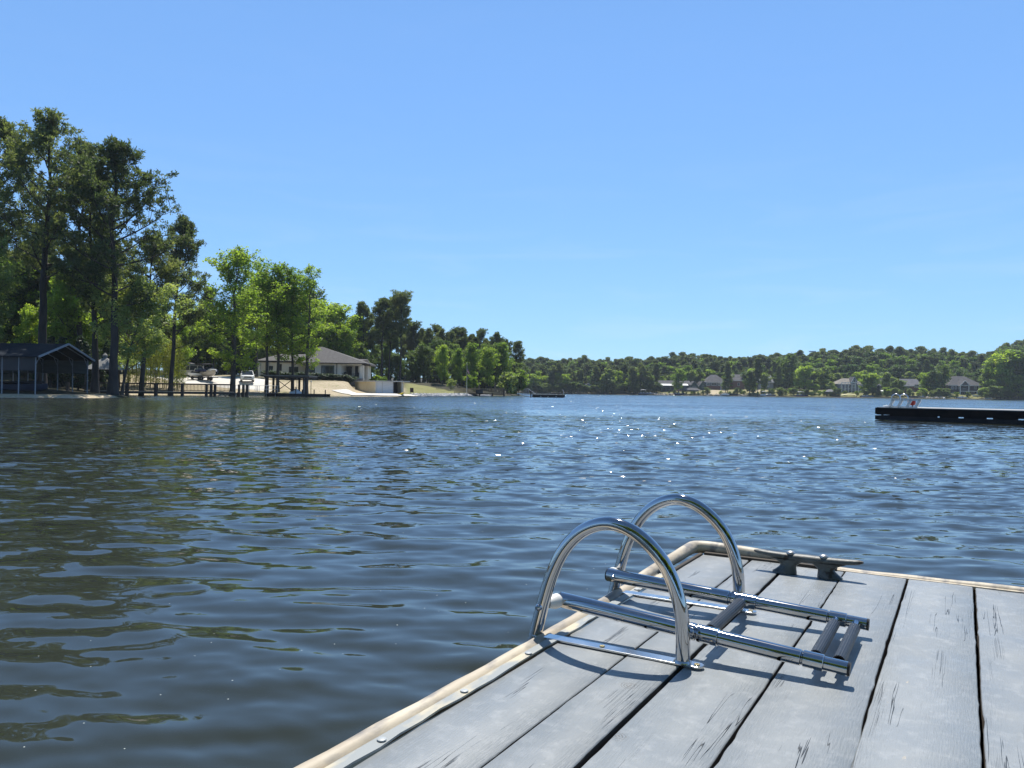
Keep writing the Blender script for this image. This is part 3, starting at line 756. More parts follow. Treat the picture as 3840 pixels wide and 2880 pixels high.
def gen_tree(seed, H, kind, R, t0, trunk_r, limbs, subs, leaf, fork=0, lean=(0, 0), dens=1.0, shape='dome'):
    """returns wood verts/faces and foliage verts/faces. leaf: (mode, size, per-cluster count, cluster radius)"""
    rng = np.random.RandomState(seed); W = Wood(); tips = []
    nt_ = 14; zz = np.linspace(0, H * (.97 if kind == 'pine' else .90), nt_)
    wx = np.cumsum(rng.normal(0, .008 * H, nt_)) * np.linspace(0, 1, nt_) + lean[0] * (zz / H) ** 1.3; wy = np.cumsum(rng.normal(0, .008 * H, nt_)) * np.linspace(0, 1, nt_) + lean[1] * (zz / H) ** 1.3
    tr = np.stack([wx, wy, zz], 1); tr[0, :2] = 0
    rad_ = trunk_r * (1 - .88 * (zz / zz[-1]) ** 1.15); rad_[0] *= 1.45; rad_[1] *= 1.05
    rad_[-1] = .02
    W.tube(tr, rad_, 9)
    def tp(t):
        z = t * zz[-1]; return np.array([np.interp(z, zz, tr[:, 0]), np.interp(z, zz, tr[:, 1]), z])
    for i in range(limbs):
        u = (i + rng.rand() * .9) / limbs; t = t0 + (1 - t0) * u ** .92
        az = i * 2.39996 + rng.normal(0, .35)
        if shape == 'dome': prof = (.62 + .38 * math.sin(math.pi * min(u / .8, 1))) * (1 if u < .45 else math.sqrt(max(.05, 1 - ((u - .45) / .58) ** 2)))
        elif shape == 'spread': prof = (.80 + .20 * math.sin(math.pi * u)) * math.sqrt(max(.22, 1 - (max(0, u - .40) / .66) ** 2)) * (.72 if u < .15 else 1)
        elif shape == 'cone': prof = (1 - u) * .95 + .08
        elif shape == 'oval': prof = math.sin(math.pi * (.10 + .86 * u)) ** .65
        elif shape == 'flat': prof = (.55 + .6 * u) * (1 if u < .9 else .6)
        elif shape == 'umbrella': prof = .35 + .75 * u if u < .8 else 1 - (u - .8) * 2.2
        L = R * prof * (rng.uniform(.80, 1.12) if kind != 'broad' else rng.uniform(.55, 1.30))
        if kind == 'pine': el = rad(8 + 55 * u ** 1.6) + rng.normal(0, .12); droop = .55 + .2 * u
        elif kind == 'cedar': el = rad(15 + 30 * u); droop = .2
        else: el = rad((22 + 42 * u) if shape != 'spread' else (12 + 46 * u ** 1.5)) + rng.normal(0, .14); droop = .30
        d = (math.cos(az) * math.cos(el), math.sin(az) * math.cos(el), math.sin(el))
        P = bez(tp(t), d, L, droop, rng); r0 = trunk_r * .30 * (1 - .65 * u) * (L / R) ** .5 + .012
        W.tube(P, np.linspace(r0, .012, len(P)), 5)
        tips.append(P[-1])
        m = max(2, int(subs * (.45 + .7 * L / R)))
        for j in range(m):
            s = .28 + .72 * (j + rng.rand()) / m; k = s * (len(P) - 1); a = int(min(k, len(P) - 2)); p0 = P[a] + (P[a + 1] - P[a]) * (k - a)
            dl = P[a + 1] - P[a]; dl /= np.linalg.norm(dl)
            rv = rng.normal(0, 1, 3); rv[2] = abs(rv[2]) * .6 + (.25 if kind == 'pine' else .1); rv -= dl * rv.dot(dl) * .6; rv /= np.linalg.norm(rv)
            dd = dl * .55 + rv * .8; dd /= np.linalg.norm(dd); l2 = L * rng.uniform(.22, .42) * (1.2 - .5 * s) + .25
            Q = bez(p0, dd, l2, .35, rng, 3); W.tube(Q, np.linspace(max(.010, r0 * .35), .006, len(Q)), 3)
            tips.append(Q[-1]); tips.append(Q[-2] * .5 + Q[-1] * .5)
            if rng.rand() < .8: tips.append(Q[1] + rng.normal(0, .15, 3))
    tips = np.array(tips)
    mode, size, cnt, cr = leaf
    keep = rng.rand(len(tips)) < dens; tips = tips[keep]
    C = np.repeat(tips, cnt, axis=0)
    off = rng.normal(0, 1, (len(C), 3)); off /= np.linalg.norm(off, axis=1)[:, None]; off *= (rng.rand(len(C)) ** .45 * cr)[:, None]; off[:, 2] *= .62
    C = C + off
    V, Fq = needle_tufts(C, size, rng) if mode == 'needle' else (needle_tufts(C, size, rng, k=5, w=.26) if mode == 'coarse' else leaves_cards(C, size, rng))
    return np.concatenate(W.V), np.concatenate(W.F), V, Fq

def put_tree(name, model, label, cat, loc, group=None, rz=0, sc=(1, 1, 1), wood=None, leaf=None):
    Wv, Wf, Lv, Lf = model
    t = thing(name, label, cat, loc, rz, group); t.scale = sc
    a = bpy.data.objects.new('trunk', fast_mesh('trunk', Wv, Wf, [wood], smooth=True)); COL.objects.link(a); a.parent = t
    b = bpy.data.objects.new('crown', fast_mesh('crown', Lv, Lf, [leaf])); COL.objects.link(b); b.parent = t
    return t
def far_model(name, model, wood, leaf):
    Wv, Wf, Lv, Lf = model
    V = np.concatenate([Wv, Lv]); Fq = np.concatenate([Wf, Lf + len(Wv)])
    return fast_mesh(name, V, Fq, [wood, leaf], np.concatenate([np.zeros(len(Wf)), np.ones(len(Lf))]))
def put_far(name, me, label, cat, loc, group, rz, sc):
    o = bpy.data.objects.new(name, me); COL.objects.link(o); o.location = loc; o.rotation_euler = (0, 0, rz); o.scale = sc
    return tag(o, label, cat, group)

def tree_at(px, Y, top, base_py=None):
    x = gx(px, Y, 1400); g = gh(x, Y); zt = gz(px, top, Y)
    return x, g, zt - g

# --- the tall pines on the near left bank
def near_pine(seed, px, Y, top, R, t0, tr, limbs, subs, label, lean=(0, 0), shape='dome', size=.38, cnt=3, cr=.60, dens=1.0):
    x, g, H = tree_at(px, Y, top); m = gen_tree(seed, H, 'pine', R, t0, tr, limbs, subs, ('needle', size, cnt, cr), lean=lean, shape=shape, dens=dens)
    return put_tree('pine_tree', m, label, 'pine tree', (x, Y, g - .1), wood=pine_bark, leaf=pine_leaf)
near_pine(1, 155, 80, 442, 6.2, .40, .46, 34, 9, 'tallest dark pine with a bare grey trunk rising behind the metal boat shelter', lean=(.7, 0), dens=.75)
near_pine(2, 425, 79, 560, 6.6, .36, .44, 34, 9, 'tall round-topped dark pine standing at the water edge right of the boat shelter', lean=(.9, 0), dens=.85)
near_pine(3, 357, 82, 690, 4.8, .34, .36, 26, 8, 'slimmer dark pine between the two tallest pines', lean=(-.6, .5), shape='oval')
near_pine(4, 640, 101, 820, 5.2, .28, .30, 26, 9, 'dark pine with a leaning broad crown beside the bamboo, right of the big pines', lean=(1.6, 0))
near_pine(5, -30, 84, 470, 6.5, .42, .44, 32, 9, 'dark pine cut off by the left edge of the view', lean=(.4, 0), dens=.8)
near_pine(6, 300, 99, 540, 6.0, .45, .40, 26, 8, 'brownish dark pine crown seen between the two tallest pines, further back', lean=(-.8, 0), shape='dome')
near_pine(7, 530, 94, 905, 4.6, .45, .3, 20, 8, 'short dark pine behind the tall round-topped pine', lean=(1.2, 0))

# --- broadleaf trees
def broad(seed, px, Y, top, R, t0, tr, limbs, subs, label, leaf=('leaf', .17, 22, .62), lm=None, name='leafy_tree', cat='tree', lean=(0, 0), shape='oval', group=None, dens=1.0, wood=None, kind='broad'):
    x, g, H = tree_at(px, Y, top); m = gen_tree(seed, H, kind, R, t0, tr, limbs, subs, leaf, lean=lean, shape=shape, dens=dens)
    return put_tree(name, m, label, cat, (x, Y, g - .1), wood=wood or bark, leaf=lm or spring_leaf, group=group)
SG = None
broad(21, 872, 108.5, 935, 5.0, .17, .40, 40, 9, 'tallest bright green tree standing in the water edge at the end of the boardwalk', lean=(.8, 0), leaf=('leaf', .19, 11, .74), shape='spread')
broad(22, 1000, 117, 1020, 4.7, .34, .26, 30, 8, 'bright green tree rising behind the left end of the boat lift roof', lean=(.2, 0), leaf=('leaf', .18, 11, .70), shape='spread')
broad(23, 1042, 118, 985, 4.8, .30, .27, 30, 8, 'straight bright green tree behind the middle of the boat lift', lean=(0, 0), leaf=('leaf', .18, 11, .70), shape='spread')
broad(24, 1098, 118, 1000, 4.4, .22, .24, 30, 7, 'slender yellow-green tree in front of the cream house', lean=(-.2, 0), leaf=('leaf', .16, 15, .6), shape='spread')
broad(25, 1148, 117, 990, 3.7, .20, .30, 26, 7, 'yellow-green tree with a broken bare limb at the right end of the boat lift', lean=(1.0, 0), leaf=('leaf', .16, 13, .6), dens=.85, shape='spread')
broad(26, 962, 138, 990, 5.0, .25, .25, 24, 8, 'leafy green tree between the white car and the cream house', lean=(.1, 0), leaf=('leaf', .18, 18, .65), shape='spread')
# small pale-leaved tree over the boardwalk
broad(27, 458, 81.5, 1085, 5.3, .26, .15, 24, 9, 'small spreading pale green tree overhanging the boardwalk rail', lm=pale_leaf, lean=(2.2, 0), leaf=('leaf', .13, 34, .66), shape='dome')
broad(28, -95, 74, 930, 4.6, .18, .2, 26, 9, 'pale leafy branches at the far left edge above the boat shelter', lm=pale_leaf, leaf=('leaf', .13, 26, .7))

# bamboo stand
def bamboo():
    rng = np.random.RandomState(9); i = 0
    for px in (478, 505, 532, 560, 585, 612, 640, 660, 676):
        Y = 109 + rng.uniform(-2, 2); x, g, H = tree_at(px, Y, rng.uniform(1215, 1290)); i += 1
        W = Wood(); C = []
        for k in range(9):
            bx, by = rng.normal(0, .35, 2); hh = H * rng.uniform(.8, 1.05); zz = np.linspace(0, hh, 7); ln = rng.normal(0, .5, 2)
            P = np.stack([bx + ln[0] * (zz / hh) ** 2.5, by + ln[1] * (zz / hh) ** 2.5, zz], 1); W.tube(P, np.linspace(.03, .008, 7), 4)
            for z in np.arange(.10 * hh, hh, .16):
                f = z / hh; rr = .12 + .55 * math.sin(math.pi * f) ** .6
                for q in range(3):
                    a = rng.rand() * 6.28; C.append((bx + ln[0] * f ** 2.5 + math.cos(a) * rr * rng.rand(), by + ln[1] * f ** 2.5 + math.sin(a) * rr * rng.rand(), z))
        V, Fq = leaves_cards(np.array(C), .17, rng, flat=.1, aspect=.22)
        lab = ['leftmost clump of yellow-green bamboo behind the boardwalk', 'rightmost feathery clump of yellow-green bamboo beside the driveway'][0 if i == 1 else 1] if i in (1, 9) else 'clump of yellow-green bamboo in the middle of the stand behind the boardwalk'
        put_tree('bamboo_clump', (np.concatenate(W.V), np.concatenate(W.F), V, Fq), lab, 'bamboo', (x, Y, g - .05), group='bamboo stand behind the boardwalk', wood=bamboo_leaf, leaf=bamboo_leaf)
bamboo()

# --- medium distance models, shared by many copies
rngT = np.random.RandomState(77)
PM = [far_model('pine_tree', gen_tree(s, 20, 'pine', R, t0, .26, 26, 8, ('needle', .40, 3, .75), shape=sh), pine_bark, pine_leaf) for s, R, t0, sh in ((31, 3.9, .50, 'dome'), (32, 3.4, .42, 'oval'), (33, 4.4, .58, 'umbrella'), (36, 3.1, .30, 'oval'))]
BM = [far_model('leafy_tree', gen_tree(s, 15, 'broad', R, t0, .20, 34, 9, ('leaf', .24, 9, .90), shape=sh, lean=(.6, 0)), bark, lf) for s, R, t0, sh, lf in
      ((41, 4.0, .16, 'spread', spring_leaf), (42, 4.4, .12, 'oval', mid_leaf), (43, 3.8, .2, 'spread', mid_leaf), (44, 4.2, .10, 'oval', spring_leaf))]
CMs = [far_model('evergreen_tree', gen_tree(s, 12, 'cedar', 2.6, .04, .18, 34, 6, ('leaf', .24, 10, .55), shape='cone'), bark, cedar_leaf) for s in (51, 52)]
SM = [far_model('leafy_shrub', gen_tree(s, 3.2, 'broad', 1.8, .05, .05, 14, 5, ('leaf', .20, 12, .5), shape='dome'), bark, lf) for s, lf in ((61, spring_leaf), (62, mid_leaf), (63, pale_leaf), (64, cedar_leaf))]
def scatter(models, Hm, name, items, label, cat, group, wv=.15):
    for (px, Y, top, k) in items:
        x = gx(px, Y, 1400); g = gh(x, Y); H = gz(px, top, Y) - g
        s = H / Hm; q = s * rngT.uniform(1 - wv, 1 + wv)
        lab = label(px, Y, top) if callable(label) else label
        put_far(name, models[k % len(models)], lab, cat, (x, Y, g - .1), group, rngT.rand() * 6.28, (q, q, s))

# woods behind the boat shelter and the boardwalk (left)
it = []
for i in range(26): it.append((-60 + i * 21 + rngT.uniform(-12, 12), rngT.uniform(104, 122), rngT.uniform(900, 1100), i))
scatter(PM, 20, 'pine_tree', it[::2], 'one of the dark pines crowding the wood behind the boat shelter', 'pine tree', 'pines in the wood behind the boat shelter')
it = []
for i in range(38): it.append((-60 + i * 20 + rngT.uniform(-12, 12), rngT.uniform(98, 128) if i < 24 else rngT.uniform(122, 140), rngT.uniform(960, 1230) if i < 26 else rngT.uniform(1130, 1290), i + (i // 3)))
scatter(BM, 15, 'leafy_tree', it, 'one of the green leafy trees filling the wood behind the boat shelter and boardwalk', 'tree', 'leafy trees in the wood behind the boat shelter')
it = [(-40 + i * 34 + rngT.uniform(-12, 12), rngT.uniform(92, 100), rngT.uniform(1240, 1350), i) for i in range(14)]
scatter(CMs, 12, 'evergreen_tree', it, 'dark low evergreen under the tall pines of the left bank', 'evergreen tree', 'dark evergreens under the pines')
# behind the driveway and the cream house
it = [(640, 150, 1200, 0), (690, 140, 1150, 3), (725, 146, 1165, 1), (765, 150, 1190, 0), (800, 142, 1180, 2), (845, 152, 1170, 3), (900, 150, 1100, 1), (960, 165, 1060, 0), (1010, 170, 1080, 2), (1070, 168, 1075, 3),
      (1130, 172, 1090, 1), (1185, 168, 1130, 3), (1225, 172, 1150, 0), (1262, 176, 1145, 3), (1300, 170, 1230, 0), (1330, 178, 1195, 3), (1352, 172, 1290, 2), (1245, 190, 1260, 1), (1300, 190, 1300, 1), (780, 165, 1230, 1), (880, 168, 1190, 2), (1180, 195, 1250, 2), (1100, 190, 1220, 1)]
scatter(BM, 15, 'leafy_tree', it, 'one of the sunlit leafy trees rising behind the cream house and driveway', 'tree', 'leafy trees behind the cream house')
scatter(CMs, 12, 'evergreen_tree', [(690, 138, 1300, 0), (735, 139, 1290, 1), (780, 140, 1310, 0), (830, 141, 1300, 1), (905, 146, 1320, 0)] + [(632 + i * 15.5, 153 + (i % 3) * 5, 1335 + (i * 37) % 30, i) for i in range(24)], 'dark evergreen screening the back of the driveway', 'evergreen tree', 'evergreens behind the driveway')
scatter([BM[1], CMs[1], BM[2]], 15, 'leafy_tree', [(630 + i * 17 + rngT.uniform(-5, 5), 158 + rngT.uniform(-3, 14), rngT.uniform(1265, 1325), i) for i in range(24)], 'low leafy tree in the thicket behind the driveway', 'tree', 'thicket behind the driveway')
scatter([PM[1]], 20, 'pine_tree', [(785, 150, 1090, 0)], 'thin sparse young pine standing against the sky left of the bright green trees', 'pine tree', None, .0)
# tall pines and woods on the point right of the house
scatter([PM[3]], 20, 'pine_tree', [(1362, 178, 1140, 0)], 'thin wispy pine at the left of the tall pine group behind the boat shed', 'pine tree', None, 0)
scatter([PM[0]], 20, 'pine_tree', [(1432, 182, 1124, 0)], 'tall dense-crowned pine behind the boat shed', 'pine tree', None, 0)
scatter([PM[1]], 20, 'pine_tree', [(1458, 190, 1128, 0)], 'tall pine just right of the dense-crowned pine behind the boat shed', 'pine tree', None, 0)
scatter([PM[2]], 20, 'pine_tree', [(1500, 184, 1132, 0)], 'broad spreading pine standing right of the tall pine group', 'pine tree', None, 0)
scatter([PM[1]], 20, 'pine_tree', [(1872, 232, 1256, 0)], 'dark full pine near the tip of the wooded point', 'pine tree', None, 0)
scatter([PM[0]], 20, 'pine_tree', [(1936, 246, 1284, 0)], 'open-crowned pine at the very tip of the wooded point', 'pine tree', None, 0)
it = [(1340 + i * 21 + rngT.uniform(-7, 7), 205 + (i / 27.) * 45 + rngT.uniform(-8, 8), np.interp(1340 + i * 21, [1340, 1420, 1540, 1580, 1700, 1760, 1850, 1940], [1250, 1200, 1235, 1238, 1244, 1250, 1275, 1330]) + rngT.uniform(-6, 22), i) for i in range(27)]
scatter(PM, 20, 'pine_tree', it, 'one of the dark pines along the skyline of the wooded point', 'pine tree', 'pines on the wooded point')
it = [(1350 + i * 20 + rngT.uniform(-9, 9), 192 + (i / 30.) * 44 + rngT.uniform(-6, 8), rngT.uniform(1275, 1345) if i < 24 else rngT.uniform(1320, 1380), i) for i in range(30)]
scatter([BM[1], BM[2]], 15, 'leafy_tree', it, 'one of the leafy trees on the face of the wooded point', 'tree', 'leafy trees on the wooded point')
it = [(1660 + i * 27 + rngT.uniform(-9, 9), 190 + (i / 11.) * 40, rngT.uniform(1275, 1330), 0) for i in range(9) if i % 2 == 0]
scatter([BM[3]], 15, 'leafy_tree', it, 'bright green tree among the darker trees behind the flagpole', 'tree', 'bright trees behind the flagpole')
it = [(1340 + (i % 45) * 13.5 + rngT.uniform(-8, 8), (184 if i < 45 else 205) + ((i % 45) / 45.) * 46, rngT.uniform(1355, 1430), i) for i in range(90)]
scatter(CMs + [BM[1]], 12, 'evergreen_tree', it, 'low dark tree at the foot of the wooded point', 'evergreen tree', 'low trees at the foot of the wooded point')
scatter([SM[2], SM[0]], 3.2, 'leafy_shrub', [(1905, 200, 1405, 0), (1945, 222, 1410, 1), (1690, 176, 1425, 0), (1770, 182, 1420, 1)], 'pale green shrub on the shore of the wooded point', 'shrub', 'pale shrubs on the point')
# ------------------------------------------------------------ shared building materials
white_paint = M('white_paint', (.70, .70, .68), (.62, .62, .60), scale=3, rough=.5)
cream_stucco = M('cream_stucco', (.74, .68, .57), (.67, .61, .51), scale=1.2, rough=.85, bump=.004, bscale=12)
shingle = M('grey_shingles', (.085, .080, .078), (.125, .118, .112), scale=2.2, rough=.9, bump=.01, bscale=9, stretch=(1, 1, 3))
dark_shingle = M('dark_shingles', (.060, .060, .066), (.090, .088, .092), scale=.8, rough=.9)
tan_shingle = M('tan_shingles', (.20, .18, .15), (.26, .23, .19), scale=.8, rough=.9)
black_trim = M('black_trim', (.018, .018, .020), rough=.45)
glass = M('window_glass', (.020, .026, .032), (.035, .042, .048), scale=.8, rough=.06, spec=.8)
brick = M('red_brick', (.16, .075, .055), (.22, .11, .085), scale=6, rough=.9)
slate_blue = M('blue_grey_siding', (.085, .095, .14), (.11, .12, .165), scale=1, rough=.75)
brown_siding = M('dark_brown_siding', (.045, .035, .040), (.065, .050, .055), scale=1, rough=.8)
green_siding = M('dark_green_siding', (.030, .060, .048), (.045, .078, .062), scale=1, rough=.8)
grey_wood = M('silvered_wood', (.20, .18, .15), (.30, .27, .23), scale=4, rough=.85, stretch=(1, 1, .3))
dark_plank = M('dark_dock_planks', (.045, .034, .028), (.075, .058, .046), scale=4, rough=.85)
brown_rail = M('brown_stained_wood', (.060, .038, .026), (.090, .058, .038), scale=5, rough=.8)
tan_rail = M('tan_treated_wood', (.20, .155, .085), (.27, .21, .12), scale=4, rough=.8)
galv = M('galvanised_steel', (.42, .44, .46), (.52, .54, .55), scale=10, rough=.4, metal=.6)
tire = M('tyre_rubber', (.016, .016, .017), rough=.8)
concrete = M('pale_concrete', (.55, .52, .46), (.63, .60, .54), scale=1.2, rough=.85)

# ------------------------------------------------------------ metal boat shelter on the near left bank
def boat_shelter():
    X1 = -42.5; Y0, Y1 = 68.6, 77.0; galv = M('dark_grey_steel', (.20, .22, .25), (.26, .28, .31), scale=10, rough=.6); XL = -58; zb = .15; ze = 3.72; zr = 5.02; ym = (Y0 + Y1) / 2  # darker grey painted steel for the posts, trim and rafters
    D = thing('boat_shelter', 'open metal boat shelter with a dark gabled roof at the water edge, far left', 'boat shelter', (X1, Y0, zb))
    roofm = M('dark_blue_metal_roof', (.008, .013, .020), (.014, .021, .030), scale=1.5, rough=.85, spec=.15)
    ov = .35
    m = MB()
    for (ya, yb, za, zb_) in ((Y0 - ov, ym, ze - ov * .3, zr), (Y1 + ov, ym, ze - ov * .3, zr)):
        m.prism([(X1 + .45, ya, za), (X1 + .45, yb, zb_), (XL, yb, zb_), (XL, ya, za)], (0, 0, .06))
    m.build('roof', roofm, D, world=True)
    m = MB()
    m.beam((X1 + .48, Y0 - ov - .03, ze - ov * .3 + .02), (X1 + .48, ym, zr + .03), .12, .16); m.beam((X1 + .48, Y1 + ov + .03, ze - ov * .3 + .02), (X1 + .48, ym, zr + .03), .12, .16)
    m.build('gable_trim', galv, D, world=True)
    wallm = M('grey_green_metal_panel', (.065, .08, .078), (.09, .105, .10), scale=1, rough=.6, stretch=(1, 1, 6))
    m = MB(); m.box(((X1 + XL) / 2, Y0, 3.02), (X1 - XL, .05, 1.20)); m.build('side_panel', M('black_metal_panel', (.015, .017, .022), (.03, .03, .035), scale=.6, rough=.6), D, world=True)
    m = MB(); m.box(((X1 + XL) / 2, Y1, 2.98), (X1 - XL, .05, 1.30))
    for z in (2.55, 2.85, 3.15, 3.4): m.box(((X1 + XL) / 2, Y1 - .04, z), (X1 - XL, .03, .03))
    m.build('back_panel', wallm, D, world=True)
    for i in range(9):
        x = X1 - i * 1.49
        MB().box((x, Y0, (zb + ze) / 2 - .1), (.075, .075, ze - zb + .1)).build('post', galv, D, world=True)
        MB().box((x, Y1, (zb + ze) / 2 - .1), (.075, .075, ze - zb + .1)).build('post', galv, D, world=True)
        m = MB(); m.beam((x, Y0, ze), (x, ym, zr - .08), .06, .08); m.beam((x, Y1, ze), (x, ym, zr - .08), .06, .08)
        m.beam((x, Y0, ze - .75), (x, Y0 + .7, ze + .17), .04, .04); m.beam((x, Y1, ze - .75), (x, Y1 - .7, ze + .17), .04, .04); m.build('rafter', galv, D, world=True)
boat_shelter()

def hull(m, L, B, H, z0=0, bow=1.0, n=12):
    """open-topped boat hull along +x, bow at +x"""
    rings = []
    for i in range(n + 1):
        u = i / n; x = -L / 2 + L * u; w = B / 2 * (1 - max(0, (u - .45) / .55) ** 2.2 * bow); keel = z0 + H * .55 * max(0, (u - .6) / .4) ** 2
        top = z0 + H * (1 + .18 * u * u); w = max(w, .03)
        rings.append([(x, -w, top), (x, -w * .92, z0 + H * .45 + (keel - z0) * .5), (x, -w * .45, keel + H * .06), (x, 0, keel), (x, w * .45, keel + H * .06), (x, w * .92, z0 + H * .45 + (keel - z0) * .5), (x, w, top),
                      (x, w * .9, top - .05), (x, 0, top - .06), (x, -w * .9, top - .05)])
    m.loft(rings)

def small_boat(name, label, loc, rz, L, B, H, hm, cat='boat', canopy=None, sc_m=None, group=None, console=True, lift=False, cover=None):
    D = thing(name, label, cat, loc, rz, group)
    m = MB(); hull(m, L, B, H); m.build('hull', hm, D, smooth=True)
    if console:
        m = MB(); m.box((-L * .02, 0, H + .25), (L * .10, B * .5, .55), taper=.8); m.box((-L * .25, 0, H + .15), (L * .10, B * .7, .35)); m.build('seats', M('boat_seat_vinyl', (.55, .54, .50), rough=.6), D, bevel=.03)
        m = MB(); m.prism([(L * .06, -B * .38, H + .1), (L * .06, B * .38, H + .1), (L * .0, B * .3, H + .65), (L * .0, -B * .3, H + .65)], (.03, 0, .01)); m.build('windscreen', glass, D)
    if canopy:
        m = MB(); zt = H + 1.75
        rings = []
        for i in range(7):
            u = i / 6; x = -L * .32 + L * .5 * u; z = zt + .12 * math.sin(math.pi * u)
            rings.append([(x, -B * .46, z - .08), (x, 0, z + .02), (x, B * .46, z - .08), (x, B * .46, z - .12), (x, 0, z - .02), (x, -B * .46, z - .12)])
        m.loft(rings); m.build('canopy', canopy, D)
        m = MB()
        for sy in (-1, 1):
            for x in (-L * .30, L * .16): m.tube([(x, sy * B * .45, H), (x * .98, sy * B * .45, zt - .08)], .025, 6)
        m.build('canopy_frame', galv, D)
    if cover: m = MB(); hull(m, L * .9, B * .96, .3, z0=H + .02); m.build('cover', cover, D, smooth=True)
    if L > 4 and not lift: m = MB(); m.box((-L / 2 - .2, 0, H * .8), (.3, .35, .75), taper=.8); m.build('outboard_motor', black_trim, D, bevel=.04)
    return D
white_gel = M('white_gelcoat', (.74, .74, .72), (.66, .66, .64), scale=3, rough=.25)
navy_gel = M('navy_gelcoat', (.02, .025, .08), (.03, .035, .10), scale=3, rough=.25)
canvas_black = M('black_canvas', (.018, .018, .025), rough=.8)
small_boat('rowing_boat', 'dark covered boat resting in the shade under the metal boat shelter', (-46.5, 72.5, .35), rad(6), 5.2, 1.7, .8, M('dark_blue_hull', (.02, .03, .06), rough=.5), console=False, cover=canvas_black)

# gazebo behind the trunks
def gazebo():
    Y = 92; x = gx(392, Y); g = gh(x, Y); D = thing('gazebo', 'small gazebo with a grey pyramid roof between the big pine trunks', 'gazebo', (x, Y, g))
    zt = gz(392, 1337, Y) - g; ze = gz(392, 1386, Y) - g; h = 1.75
    m = MB(); vs = [(-h, -h, ze), (h, -h, ze), (h, h, ze), (-h, h, ze), (0, 0, zt)]; m.add(vs, [(0, 1, 4), (1, 2, 4), (2, 3, 4), (3, 0, 4), (3, 2, 1, 0)]); m.build('roof', M('weathered_grey_shingles', (.16, .155, .15), (.30, .29, .27), scale=2.5, rough=.9), D)
    m = MB(); m.lathe((0, 0, zt - .1), [(.25, 0), (.3, .25), (.03, .55)], 8); m.build('cupola', M('grey_roof_cap', (.2, .2, .19), rough=.8), D)
    for sx in (-1, 1):
        for sy in (-1, 1): MB().box((sx * (h - .25), sy * (h - .25), ze / 2), (.13, .13, ze)).build('post', dark_plank, D)
    m = MB(); m.box((0, 0, .15), (2 * h - .3, 2 * h - .3, .12)); m.build('floor', dark_plank, D)
gazebo()

# ------------------------------------------------------------ boardwalk with rail
def boardwalk():
    A = Vector((gx(318, 90), 90.0, 0)); B = Vector((gx(880, 98), 98.0, 0)); zd = .55
    D = thing('boardwalk', 'long dark wooden boardwalk with a baluster rail along the left bank', 'boardwalk', (A.x, A.y, 0))
    u = (B - A).normalized(); nrm = Vector((-u.y, u.x, 0)); L = (B - A).length
    def P(s, o=0, z=0): return A + u * s + nrm * o + Vector((0, 0, z))
    m = MB(); m.beam(P(0, .75, zd), P(L, .75, zd), 1.5, .06); m.build('deck_boards', M('pale_boards', (.30, .27, .22), (.38, .34, .28), scale=5, rough=.85), D, world=True)  # walking boards in a paler wood tone than the joists
    m = MB(); m.beam(P(0, .03, zd - .16), P(L, .03, zd - .16), .06, .24); m.beam(P(0, 1.45, zd - .16), P(L, 1.45, zd - .16), .06, .24); m.build('joists', dark_plank, D, world=True)
    m = MB(); m.beam(P(0, 0, zd + .98), P(L, 0, zd + .98), .16, .09); m.build('top_rail', brown_rail, D, world=True)
    m = MB(); m.beam(P(0, 0, zd + .14), P(L, 0, zd + .14), .05, .09); m.beam(P(0, 0, zd + .90), P(L, 0, zd + .90), .04, .08); m.build('lower_rail', brown_rail, D, world=True)
    m = MB(); s = .1
    while s < L: m.beam(P(s, -.03, zd + .1), P(s, -.03, zd + .94), .065, .04); s += .16
    tag(m.build('balusters', brown_rail, D, world=True), kind='stuff')
    pil = [(505, .34), (590, .34), (670, .3), (745, .26), (760, .3), (772, .26), (850, .24), (864, .26), (877, .3), (420, .3), (340, .3)]
    for px, wd in pil:
        s = (gx(px, 94) - A.x) / u.x
        MB().beam(P(s, -.02, -1.4), P(s, -.02, zd + 1.0), wd, wd).build('post', dark_plank, D, world=True)
        MB().beam(P(s + .1, 1.4, -1.4), P(s + .1, 1.4, zd), .2, .2).build('post', dark_plank, D, world=True)
    m = MB()
    for pa, pb in ((775, 795), (800, 815), (812, 798), (820, 838)):
        sa = (gx(pa, 94) - A.x) / u.x; sb = (gx(pb, 94) - A.x) / u.x
        m.beam(P(sa, .05, -.15), P(sb, .05, zd - .2), .07, .05)
    m.build('cross_brace', dark_plank, D, world=True)
    # pipe-railed gangway on to the boat lift
    x0, x1 = B.x, gx(1045, 107); G = thing('gangway', 'narrow gangway with a thin metal pipe rail between the boardwalk and the boat lift', 'gangway', (x0, 98, 0))
    Q0 = Vector((x0, 98.3, 0)); Q1 = Vector((x1, 106.0, 0))
    m = MB(); m.beam(Q0 + Vector((0, .5, .42)), Q1 + Vector((0, .5, .42)), 1.1, .1); m.build('walkway', dark_plank, G, world=True)
    for off in (0, 1.0):
        m = MB(); o = Vector((0, off, 0))
        m.tube([Q0 + o + Vector((0, 0, 1.45)), Q1 + o + Vector((0, 0, 1.45))], .024, 6); m.tube([Q0 + o + Vector((0, 0, .98)), Q1 + o + Vector((0, 0, .98))], .02, 6)
        for k in (.0, .22, .26, .46, .50, .74, .97): q = Q0.lerp(Q1, k) + o; m.tube([q + Vector((0, 0, -.5 if off == 0 else .4)), q + Vector((0, 0, 1.45))], .024, 6)
        m.build('pipe_rail', galv, G, world=True)
boardwalk()

